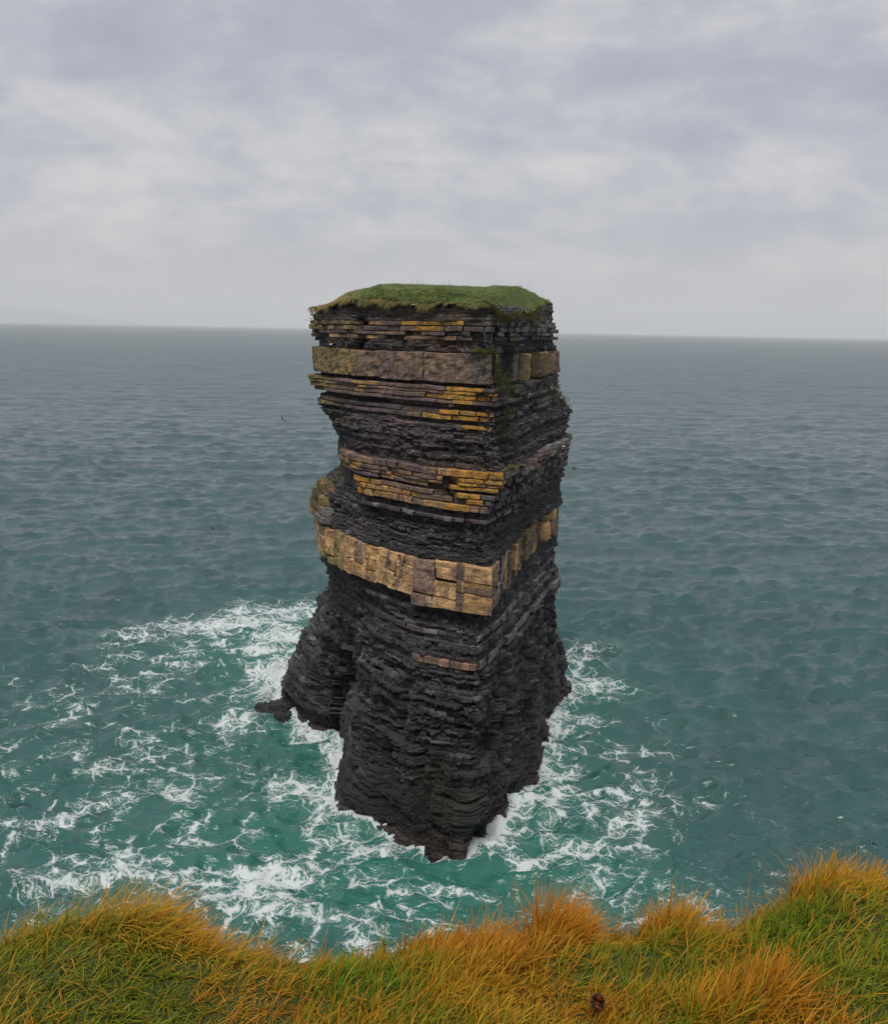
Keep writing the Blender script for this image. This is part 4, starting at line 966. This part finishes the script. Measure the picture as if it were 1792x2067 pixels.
def ridged(n): return math2('SUBTRACT', 1.0, math2('ABSOLUTE', math2('MULTIPLY_ADD', n.outputs['Fac'], 2.0, -1.0)))     # sharp little crests
rp0 = noise(1.15, 2, 0.5, msc=(0.5, 1.5, 1), rot=R(-9))
bh = math2('ADD', math2('MULTIPLY', ridged(rp1), 0.10), math2('ADD', math2('MULTIPLY', ridged(rp2), 0.42), math2('MULTIPLY', rp3.outputs['Fac'], 0.8)))
bh = math2('ADD', bh, math2('MULTIPLY', ridged(rp0), 0.20))
gust = noise(0.018, 3, 0.55, msc=(0.5, 1.0, 1)); bh = math2('MULTIPLY', bh, math2('MULTIPLY_ADD', gust.outputs['Fac'], 1.6, 0.2))
bh = math2('ADD', bh, math2('MULTIPLY', fm, 0.10))
bp = N(t, 'ShaderNodeBump'); bp.inputs['Strength'].default_value = 1.0; bp.inputs['Distance'].default_value = 0.32; L(t, bh, bp.inputs['Height']); L(t, bp.outputs[0], b.inputs['Normal'])
M_SEA = m
sea = mesh_np('sea', V, Q, M_SEA, attrs={'foam': foam.ravel(), 'aer': aer.ravel(), 'chop': (1 - np.exp(-(Y / 420.0) ** 1.3)).ravel()}, smooth=True)
tag(sea, 'green grey sea with foam streaks round the stack', 'sea', kind='structure')
BIG = 61000.0
oV = np.array([(-BIG, -BIG, -1.2), (BIG, -BIG, -1.2), (BIG, BIG, -1.2), (-BIG, BIG, -1.2)])
osea = mesh_np('open_sea', oV, [(0, 1, 2, 3)], M_SEA, attrs={'foam': np.zeros(4), 'aer': np.zeros(4), 'chop': np.ones(4)})
tag(osea, 'level grey open sea reaching the horizon', 'sea', kind='structure')

# spray where the swell breaks on the rock
r = np.random.default_rng(91)
pl = [(-21.6, 121.0, 1.4, 3.0, 2.6, 2600), (-21.9, 113.5, 1.1, 1.6, 1.8, 1500), (-22.6, 107.5, 1.6, 1.0, 1.0, 700), (-10.6, 103.5, 0.9, 1.8, 1.0, 500)]
cs = []
for (x, y, sx_, sy_, h_, n_) in pl:
    q = r.normal(size=(n_, 2)); f = np.exp(-0.5 * (q ** 2).sum(1))
    cs.append(np.column_stack([x + q[:, 0] * sx_ * 0.6, y + q[:, 1] * sy_ * 0.6, 0.1 + h_ * f * (0.25 + 0.95 * r.random(n_) ** 1.5)]))
cs = np.concatenate(cs); n = len(cs)
tet = np.array([(1, 1, 1), (-1, -1, 1), (-1, 1, -1), (1, -1, -1)], float)
sz = 0.012 + 0.04 * r.random((n, 1, 1)) ** 2.5
V = (cs[:, None, :] + tet[None] * sz * r.uniform(0.5, 1.4, (n, 4, 1))).reshape(-1, 3)
T = (np.array([(0, 1, 2), (0, 3, 1), (0, 2, 3), (1, 3, 2)])[None] + 4 * np.arange(n)[:, None, None]).reshape(-1, 3)
tag(mesh_np('spray', V, None, simple_mat('white_spray', (0.75, 0.78, 0.78), noise=0.05), tris=T), 'white spray thrown up round the foot of the stack', 'spray', kind='stuff')
# low wet shelf off the left foot
r = np.random.default_rng(92)
for k, (x, y, rx, ry, z0, z1) in enumerate([(-20.4, 109.8, 2.2, 1.3, -1.2, 0.15), (-20.0, 110.0, 1.5, 1.0, 0.15, 0.42), (-19.4, 110.4, 1.2, 0.9, 0.42, 0.9), (-18.9, 108.4, 1.1, 0.8, -1.0, 0.4), (-21.6, 110.8, 0.9, 0.7, -1.0, 0.45)]):
    n = 40; a = np.arange(n) * 2 * np.pi / n; q = 1 + 0.30 * vn(a * 1.3, 0 * a, 93 + k) + 0.30 * r.random(n)
    ring = lambda sc_, z: np.column_stack([x + rx * sc_ * q * np.cos(a), y + ry * sc_ * q * np.sin(a), z + 0.22 * r.random(n)])
    V = np.concatenate([ring(1.05, z0), ring(1.0, 0.5 * (z0 + z1)), ring(0.96, z1), ring(0.5, z1 + 0.04), np.array([[x, y, z1 + 0.06]])])
    i = np.arange(n); i2 = (i + 1) % n
    Q = np.concatenate([np.stack([b_ * n + i, b_ * n + i2, (b_ + 1) * n + i2, (b_ + 1) * n + i], 1) for b_ in range(3)])
    mesh_np('shelf_rock', V - ORG, Q, M_SHALE, stack, cols=np.tile(C_DARK * 1.1, (len(V), 1)), tris=np.stack([3 * n + i, 3 * n + i2, np.full(n, 4 * n)], 1))

# ------------------------------------------------------------------ far hills, faint in the haze
hx = np.linspace(-36000, -7000, 60); H0 = np.interp(hx, [-36000, -26000, -22400, -19200, -16800, -13500, -7000], [1150, 1060, 800, 330, 80, -5, -8]) + 40 * fbm(hx * 0.0007, 0 * hx, 71, 4)
prof = [(0.0, -0.02), (0.25, 0.45), (0.5, 0.8), (0.75, 1.0), (1.0, 0.6)]
V = np.concatenate([np.column_stack([hx, 50000 + 5000 * a + 0 * hx, np.maximum(H0, -5) * h_ - 2 + 12 * h_ * fbm(hx * 0.004, 0 * hx + a * 5, 72, 3)]) for a, h_ in prof])
k = len(hx); idx = np.arange(len(prof) * k).reshape(len(prof), k)
Q = np.stack([idx[:-1, :-1], idx[:-1, 1:], idx[1:, 1:], idx[1:, :-1]], -1).reshape(-1, 4)
hills = mesh_np('hills', V, Q, simple_mat('far_hill', (0.06, 0.075, 0.045), noise=0.3, scale=0.002), smooth=True)
tag(hills, 'faint grey hills beyond the sea at the left', 'hills', kind='structure')

# ------------------------------------------------------------------ the headland the camera stands on
# edge of the cliff: x, y of the brink, ground height there
EDGE = np.array([(-60, 8, 43.6), (-12, 4.2, 43.9), (-4, 2.9, 44.12), (-2.2, 2.6, 44.15), (-1.3, 2.52, 44.24), (-0.97, 2.52, 44.28), (-0.83, 2.52, 44.29), (-0.57, 2.45, 44.27), (-0.4, 2.42, 44.29), (-0.16, 2.45, 44.32),
                 (0.17, 2.48, 44.31), (0.35, 2.50, 44.29), (0.52, 2.52, 44.31), (0.65, 2.52, 44.32), (0.74, 2.52, 44.32), (0.96, 2.55, 44.38), (1.15, 2.58, 44.40), (1.3, 2.6, 44.40), (2.2, 2.9, 44.5), (4, 3.4, 44.6), (12, 5, 44.5), (60, 9, 44.2)])
def edge_y(x): return np.interp(x, EDGE[:, 0], EDGE[:, 1]) + 0.03 * vn(x * 3.1, 0 * x, 81)
MOUNDS = [(-1.12, 2.38, 0.20, 0.05), (-0.86, 2.36, 0.22, 0.07), (-0.62, 2.30, 0.16, 0.04), (0.34, 2.38, 0.14, 0.06), (0.66, 2.42, 0.14, 0.05), (1.14, 2.46, 0.16, 0.06), (1.38, 2.42, 0.2, 0.05),
          (-0.9, 2.08, 0.2, 0.05), (0.75, 2.05, 0.18, 0.05), (0.2, 2.1, 0.2, 0.03), (-0.25, 2.2, 0.15, -0.02), (1.1, 2.1, 0.25, 0.03)]
def ground_z(x, y):
    ze = np.interp(x, EDGE[:, 0], EDGE[:, 2]); ye = np.interp(x, EDGE[:, 0], EDGE[:, 1])
    back = np.clip(ye - y, 0, 60)
    z = ze + 0.05 * np.clip(back, 0, 2.5) - 0.10 * np.exp(-(back / 0.10) ** 2) + 0.04 * np.clip(back - 2.5, 0, 60) * 0.3
    for (mx_, my_, r_, h_) in MOUNDS: z = z + h_ * np.exp(-((x - mx_) ** 2 + (y - my_) ** 2) / (r_ * r_))
    nearf = np.exp(-(x / 6.0) ** 2)
    return z + nearf * 0.035 * fbm(x * 2.2, y * 2.2, 82, 3) + (1 - nearf) * 0.15 * vn(x * .2, y * .2, 83)
xs = np.unique(np.concatenate([np.linspace(-60, -4, 40), np.linspace(-4, 4, 220), np.linspace(4, 60, 40)]))
tv = np.concatenate([np.linspace(0, 0.9, 40), np.linspace(0.9, 1.0, 40)[1:]]) ** 0.6
ex = edge_y(xs)
rows = []
for tq in tv:
    y = -40 + (ex + 40) * tq
    rows.append(np.column_stack([xs, y, ground_z(xs, y)]))
ztop = rows[-1][:, 2]
for k, dz in enumerate(np.concatenate([[0.12, 0.35, 0.8, 1.5], np.linspace(2.5, 46.5, 45)])):
    inn = 0.10 - 0.25 * min(dz, 1.2) + 0.5 * fbm(xs * 0.4, 0 * xs + dz * 0.5, 84, 4) * min(1, dz / 2) + 0.04 * dz
    rows.append(np.column_stack([xs, ex + inn, np.maximum(ztop - dz, -2)]))
V = np.concatenate(rows); k = len(xs); idx = np.arange(len(rows) * k).reshape(len(rows), k)
Q = np.stack([idx[:-1, :-1], idx[:-1, 1:], idx[1:, 1:], idx[1:, :-1]], -1).reshape(-1, 4)
gz = V[:, 2]; ng = len(tv) * k
C = np.tile(np.array([0.040, 0.052, 0.010]), (len(V), 1)); C[ng:] = np.array([0.07, 0.062, 0.058]); C[ng:ng + 2 * k] = np.array([0.05, 0.04, 0.02])
head = mesh_np('headland', V, Q, M_TURF, cols=C, smooth=True)
tag(head, 'grassy cliff top at the brink', 'cliff', kind='structure')

def patch(x, y): return 0.75 * fbm(x * 3.2, y * 4.5, 85, 4) + 0.35 * fbm(x * 1.1, y * 1.6, 185, 2)
GREEN = np.array([0.200, 0.265, 0.010]); DGREEN = np.array([0.050, 0.080, 0.006]); STRAW = np.array([0.56, 0.315, 0.016]); RUST = np.array([0.52, 0.190, 0.008]); LIME = np.array([0.120, 0.280, 0.010])
def grass_field(n, xr, yr, lscale, seed, tuft=None, segs=4, mat_=0.0):
    r = np.random.default_rng(seed)
    if tuft is None:
        x = r.uniform(xr[0], xr[1], n); ye = edge_y(x)
        y = np.minimum(yr + (ye + 0.05 - yr) * r.random(n) ** 0.85, ye + 0.06)
        # gather the roots into small clumps
        g = 0.085
        gx = np.round(x / g + 0.35 * vn(x * 5, y * 5, 86)) * g; gy = np.round(y / g + 0.35 * vn(x * 5, y * 5, 87)) * g
        pull = 0.55 * r.random(n); x = x + (gx - x) * pull; y = y + (gy - y) * pull
    else:
        cx, cy, rad = tuft
        a = r.random(n) * 2 * np.pi; q = rad * np.sqrt(r.random(n)); x = cx + q * np.cos(a) * 1.15; y = cy + q * np.sin(a) * 0.8
    z = ground_z(x, np.minimum(y, edge_y(x))) - 0.012
    pn = patch(x, y)
    # where it is green, where it has dried
    green = np.clip(0.78 + 1.6 * pn + 0.9 * np.exp(-(((x + 0.20) / 0.22) ** 2 + ((y - 2.26) / 0.16) ** 2)) + 0.5 * np.exp(-(((x - 0.95) / 0.16) ** 2 + ((y - 2.36) / 0.12) ** 2)) + 0.35 * np.exp(-(((x - 0.55) / 0.35) ** 2 + ((y - 2.05) / 0.2) ** 2)) + 0.10 * np.exp(-(((x + 1.0) / 0.5) ** 2 + ((y - 2.3) / 0.22) ** 2)), 0, 0.92)
    near_edge = np.exp(-((edge_y(x) - y) / 0.10) ** 2)
    green = np.clip(green - (0.5 - 0.4 * np.exp(-((x + 0.25) / 0.16) ** 2)) * near_edge, 0, 1)
    if tuft is not None: green *= (0.55 if cx > -0.3 else 0.9)
    isg = r.random(n) < np.clip(green + mat_, 0, 1)
    L_ = lscale * (0.35 + 0.95 * r.random(n) ** 1.4) * (1.0 + 0.45 * vn(x * 6, y * 6, 90)) * np.where(isg, 0.85, 1.1)
    wind = 0.15 + 0.9 * fbm(x * 1.1, y * 1.1, 88, 3) + np.where(x < -0.35, -0.35, 0.0)
    az = wind + r.normal(0, 1.05, n)
    lean = np.clip(0.55 + 0.32 * r.normal(size=n) + np.where(x < -0.35, 0.25, 0.0), 0.02, 1.3); curl = np.clip(0.95 + 0.6 * r.normal(size=n) + np.where(x < -0.35, 0.45, 0.0), -0.2, 2.4)
    if tuft is not None:
        lean = np.clip(lean - 0.22 + np.hypot(x - cx, y - cy) / rad * 0.25, 0, 1.2); curl *= 0.8
    v = r.random((n, 1))
    straw = STRAW + (RUST - STRAW) * np.clip(0.35 + 0.9 * fbm(x * 2.7, y * 2.7, 89, 3)[:, None] + 0.35 * near_edge[:, None] + 0.3 * r.normal(size=(n, 1)), 0, 1)
    lime = np.clip(np.exp(-(((x + 0.20) / 0.24) ** 2 + ((y - 2.26) / 0.17) ** 2)) + 0.8 * np.exp(-(((x - 0.95) / 0.18) ** 2 + ((y - 2.36) / 0.13) ** 2)), 0, 1)[:, None]
    grn = GREEN + (LIME - GREEN) * lime
    grn = grn + (STRAW * 0.8 - grn) * np.clip(0.30 * v, 0, 1)
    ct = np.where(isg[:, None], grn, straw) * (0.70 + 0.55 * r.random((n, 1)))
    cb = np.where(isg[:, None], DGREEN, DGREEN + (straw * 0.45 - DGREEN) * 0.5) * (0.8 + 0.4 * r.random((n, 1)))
    w = 0.0038 * (0.5 + 0.9 * r.random(n))
    if mat_: lean = lean + 0.35; az = r.random(n) * 6.283
    return blades(np.column_stack([x, y, z]), L_, az, lean, curl, w, cb, ct, segs=segs, mid=0.8)
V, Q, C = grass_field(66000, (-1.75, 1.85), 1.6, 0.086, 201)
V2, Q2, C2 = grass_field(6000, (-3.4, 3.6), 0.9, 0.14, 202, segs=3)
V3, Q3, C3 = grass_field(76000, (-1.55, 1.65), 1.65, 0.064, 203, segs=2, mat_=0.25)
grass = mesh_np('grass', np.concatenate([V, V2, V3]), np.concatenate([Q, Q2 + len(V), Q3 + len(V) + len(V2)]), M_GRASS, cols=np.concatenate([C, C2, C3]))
tag(grass, 'long green and straw coloured grass covering the cliff top', 'grass', kind='stuff')
def tussock(cx, cy, rad, n, ln, seed, label):
    base = np.array([cx, cy, float(ground_z(np.array([cx]), np.array([cy]))[0])])
    V, Q, C = grass_field(n, None, None, ln, seed, tuft=(cx, cy, rad))
    o = mesh_np('grass_tussock', V - base, Q, M_GRASS, cols=C); o.location = base
    return tag(o, label, 'grass tussock', 'tussocks along the cliff edge')
tussock(0.345, 2.47, 0.065, 2200, 0.20, 301, 'tall rusty grass tussock rising to a point below the foot of the stack')
tussock(0.655, 2.50, 0.065, 1300, 0.115, 302, 'straw coloured tussock just right of the tall pointed one')
tussock(1.13, 2.56, 0.085, 1500, 0.12, 303, 'rust tipped tussock standing highest at the right end of the edge')
tussock(1.33, 2.58, 0.09, 1300, 0.115, 304, 'straw tussock cut off by the right border of the photo')
tussock(-0.86, 2.46, 0.17, 3200, 0.125, 305, 'broad green mound of combed grass with a rusty crest at the left edge')
tussock(-1.13, 2.46, 0.13, 1900, 0.115, 306, 'low rounded grass mound in the left corner of the edge')
tussock(-0.62, 2.40, 0.11, 1600, 0.12, 307, 'drooping green tussock beside the notch in the cliff edge')
tussock(0.03, 2.47, 0.12, 1600, 0.105, 308, 'low fringe of rusty grass right of the bright green patch')
tussock(0.72, 2.08, 0.11, 1900, 0.14, 309, 'orange dry tussock on the slope right of the seed head')

# a dead thistle-like head in the grass, and a thin dark stem over the notch
M_SEED = simple_mat('seed_head', (0.055, 0.026, 0.014), rough=0.9, noise=0.5, scale=160)
sx, sy = 0.405, 2.12
szz = float(ground_z(np.array([sx]), np.array([sy]))[0]) + 0.052
sh = empty('seed_head', (sx, sy, szz)); tag(sh, 'dark round dead flower head with an orange centre, low in the grass', 'seed head')
r = np.random.default_rng(5)
n = 900; ph = np.arccos(1 - 1.3 * r.random(n)); a = r.random(n) * 2 * np.pi
dirs = np.column_stack([np.sin(ph) * np.cos(a), np.sin(ph) * np.sin(a), np.cos(ph)])
tiltm = np.array(Matrix.Rotation(R(50), 3, 'X'))
dirs = dirs @ tiltm.T
side = np.cross(dirs, [0.3, 0.2, 0.9]); side /= np.linalg.norm(side, axis=1)[:, None]
ln = 0.021 * (0.8 + 0.35 * r.random((n, 1)))
V = np.stack([dirs * 0.004 - side * 0.0016, dirs * 0.004 + side * 0.0016, dirs * ln], 1).reshape(-1, 3)
mesh_np('bristles', V, None, M_SEED, sh, tris=np.arange(3 * n).reshape(-1, 3))
n = 160; ax = tiltm @ np.array([0, 0, 1.0]); j = r.normal(0, 0.28, (n, 3)); dd = ax + j; dd /= np.linalg.norm(dd, axis=1)[:, None]
side = np.cross(dd, [0.3, 0.2, 0.9]); side /= np.linalg.norm(side, axis=1)[:, None]
V = np.stack([dd * 0.015 - side * 0.001, dd * 0.015 + side * 0.001, dd * 0.024], 1).reshape(-1, 3)
mesh_np('centre', V, None, simple_mat('seed_centre', (0.50, 0.20, 0.045), noise=0.3, scale=200), sh, tris=np.arange(3 * n).reshape(-1, 3))
def tube(pts, rad, sides=6):
    pts = np.array(pts, float); V = []
    for k, p in enumerate(pts):
        d = pts[min(k + 1, len(pts) - 1)] - pts[max(k - 1, 0)]; d /= np.linalg.norm(d)
        u = np.cross(d, [0.13, 1, 0.2]); u /= np.linalg.norm(u); w = np.cross(d, u)
        for q in range(sides):
            an = 2 * math.pi * q / sides; V.append(p + (u * math.cos(an) + w * math.sin(an)) * rad[k])
    Q = [(a * sides + q, a * sides + (q + 1) % sides, (a + 1) * sides + (q + 1) % sides, (a + 1) * sides + q) for a in range(len(pts) - 1) for q in range(sides)]
    return np.array(V), np.array(Q)
V, Q = tube([(0, 0, -0.13), (0, -0.01, -0.06), (0, 0, 0)], [0.003, 0.0028, 0.003])
mesh_np('stem', V, Q, M_SEED, sh)
ds = empty('dead_stem', (-0.355, 2.40, 44.13)); tag(ds, 'thin dark bare stem leaning over the notch in the grass edge', 'stem')
V, Q = tube([(0, 0, 0), (-0.012, 0.0, 0.045), (-0.028, 0.005, 0.09), (-0.037, 0.005, 0.13)], [0.0022, 0.0018, 0.0014, 0.0008])
mesh_np('stalk', V, Q, M_SEED, ds)
V, Q = tube([(-0.028, 0.005, 0.09), (-0.022, 0.005, 0.112)], [0.0012, 0.0006]); mesh_np('side_twig', V, Q, M_SEED, ds)

# ------------------------------------------------------------------ birds
def bird_mesh(kind):
    """body and wings in one mesh, about 0.5 m long, facing +X"""
    prof = [(-0.26, 0.004, 0.004, 0.01), (-0.18, 0.04, 0.03, 0.0), (-0.06, 0.075, 0.07, 0.0), (0.06, 0.075, 0.075, 0.0), (0.15, 0.05, 0.055, 0.02), (0.20, 0.042, 0.045, 0.035), (0.25, 0.03, 0.03, 0.035), (0.27, 0.012, 0.012, 0.03), (0.305, 0.003, 0.003, 0.022)]
    S = 10; V = []; 
    for (x, ry, rz, cz) in prof:
        for q in range(S):
            a = 2 * math.pi * q / S; V.append((x, ry * math.cos(a), cz + rz * math.sin(a)))
    Q = [(a * S + q, a * S + (q + 1) % S, (a + 1) * S + (q + 1) % S, (a + 1) * S + q) for a in range(len(prof) - 1) for q in range(S)]
    if kind == 'flying':
        for sgn in (-1, 1):
            ribs = [(0.04, 0.10, -0.10, 0.03), (0.25, 0.13, -0.06, 0.13), (0.42, 0.08, -0.06, 0.15), (0.60, -0.04, -0.10, 0.09)]
            b0 = len(V)
            for (yy, xf, xb, zz_) in ribs:
                V += [(xf, sgn * yy, zz_ + 0.012), (xb, sgn * yy, zz_), (xf, sgn * yy, zz_ - 0.006), (xb, sgn * yy, zz_ - 0.008)]
            for k in range(3):
                p, q = b0 + 4 * k, b0 + 4 * (k + 1)
                Q += [(p, q, q + 1, p + 1), (p + 2, p + 3, q + 3, q + 2), (p, p + 2, q + 2, q), (p + 1, q + 1, q + 3, p + 3)]
    return np.array(V), np.array(Q)
M_GULL = simple_mat('white_plumage', (0.72, 0.72, 0.70), noise=0.08, scale=20)
M_DARKB = simple_mat('dark_plumage', (0.035, 0.034, 0.036), noise=0.2, scale=20)
def bird(name, kind, loc, rotz, mat, label, cat='bird', roll=0.0, size=1.0, group=None):
    V, Q = bird_mesh(kind)
    o = mesh_np(name, V * size, Q, mat, smooth=True); o.location = loc; o.rotation_euler = (roll, 0, rotz)
    return tag(o, label, cat, group)
bpy.context.view_layer.update()
dg = bpy.context.evaluated_depsgraph_get()
def perch(s_, z_, label, face):
    """settle a bird on the first ledge below the given place on the rock face"""
    P, Nn = outline(z_); c_ = c_at(s_)
    p = np.array([np.interp(c_, CI, P[:, 0]), np.interp(c_, CI, P[:, 1])]); n_ = np.array([np.interp(c_, CI, Nn[:, 0]), np.interp(c_, CI, Nn[:, 1])])
    best = None
    for o in np.arange(0.7, -0.7, -0.08):
        q = p + n_ * (float(macro(np.array([s_]), z_)[0]) + o)
        hit, loc, nor, fi, ob, _m = sc.ray_cast(dg, Vector((q[0], q[1], z_ + 0.7)), Vector((0, 0, -1)), distance=1.6)
        if hit and nor.z > 0.3: best = loc; break
    if best is None: return
    bird('gull', 'perched', (best.x, best.y, best.z + 0.06), face, M_GULL, label, size=0.9, group='white seabirds perched on the stack')
sR = lambda y_: float(np.interp(y_, Pref[C_NEAR:C_RIGHT, 1], SARC[C_NEAR:C_RIGHT]))
perch(sR(104.0), 39.9, 'white seabird on the green ledge below the right end of the top', 2.2)
perch(sR(108.0), 38.8, 'lowest white seabird on the green right shoulder of the stack', -1.0)
perch(sR(93.0), 39.6, 'white seabird on dark ledges right of the yellow courses', -2.0)
perch(sR(106.5), 34.1, 'white seabird on the grassy ledge of the blocky course far round the right face', 1.0)
perch(float(SARC[KSTART[1]]) - 0.5, 35.3, 'white seabird in the dark shale at the left end of the stack', 2.5)
perch(float(SARC[KSTART[1]]) + 2.2, 44.3, 'white seabird at the left end of the undercut above the massive bed', 0.5)
bird('seabird', 'flying', (-20.05, 118.0, 34.83), 2.4, M_DARKB, 'dark seabird flying over the sea beside the upper left of the stack', roll=0.9, size=1.0)
bird('seabird', 'flying', (-36.95, 150.0, 14.1), 0.6, M_DARKB, 'dark seabird flying low over the waves left of the stack', roll=1.1, size=1.0)
bird('seabird', 'flying', (14.6, 107.5, 30.8), 0.3, M_DARKB, 'dark seabird gliding close to the right side of the stack', roll=0.3, size=1.0)

# ------------------------------------------------------------------ haze
m = bpy.data.materials.new('haze'); m.use_nodes = True; m.node_tree.nodes.clear()
o = N(m.node_tree, 'ShaderNodeOutputMaterial'); pv = N(m.node_tree, 'ShaderNodeVolumePrincipled')
pv.inputs['Color'].default_value = (0.99, 0.995, 1.0, 1); pv.inputs['Density'].default_value = 4.8e-5; pv.inputs['Anisotropy'].default_value = 0.0
L(m.node_tree, pv.outputs[0], o.inputs['Volume'])
B = 62000.0
hv = np.array([(x, y, z) for z in (-4.0, 1500.0) for (x, y) in ((-B, -B), (B, -B), (B, B), (-B, B))])
hq = [(3, 2, 1, 0), (4, 5, 6, 7), (0, 1, 5, 4), (1, 2, 6, 5), (2, 3, 7, 6), (3, 0, 4, 7)]
haze = mesh_np('haze', hv, hq, m)
tag(haze, 'thin pale sea haze', 'haze', kind='stuff')
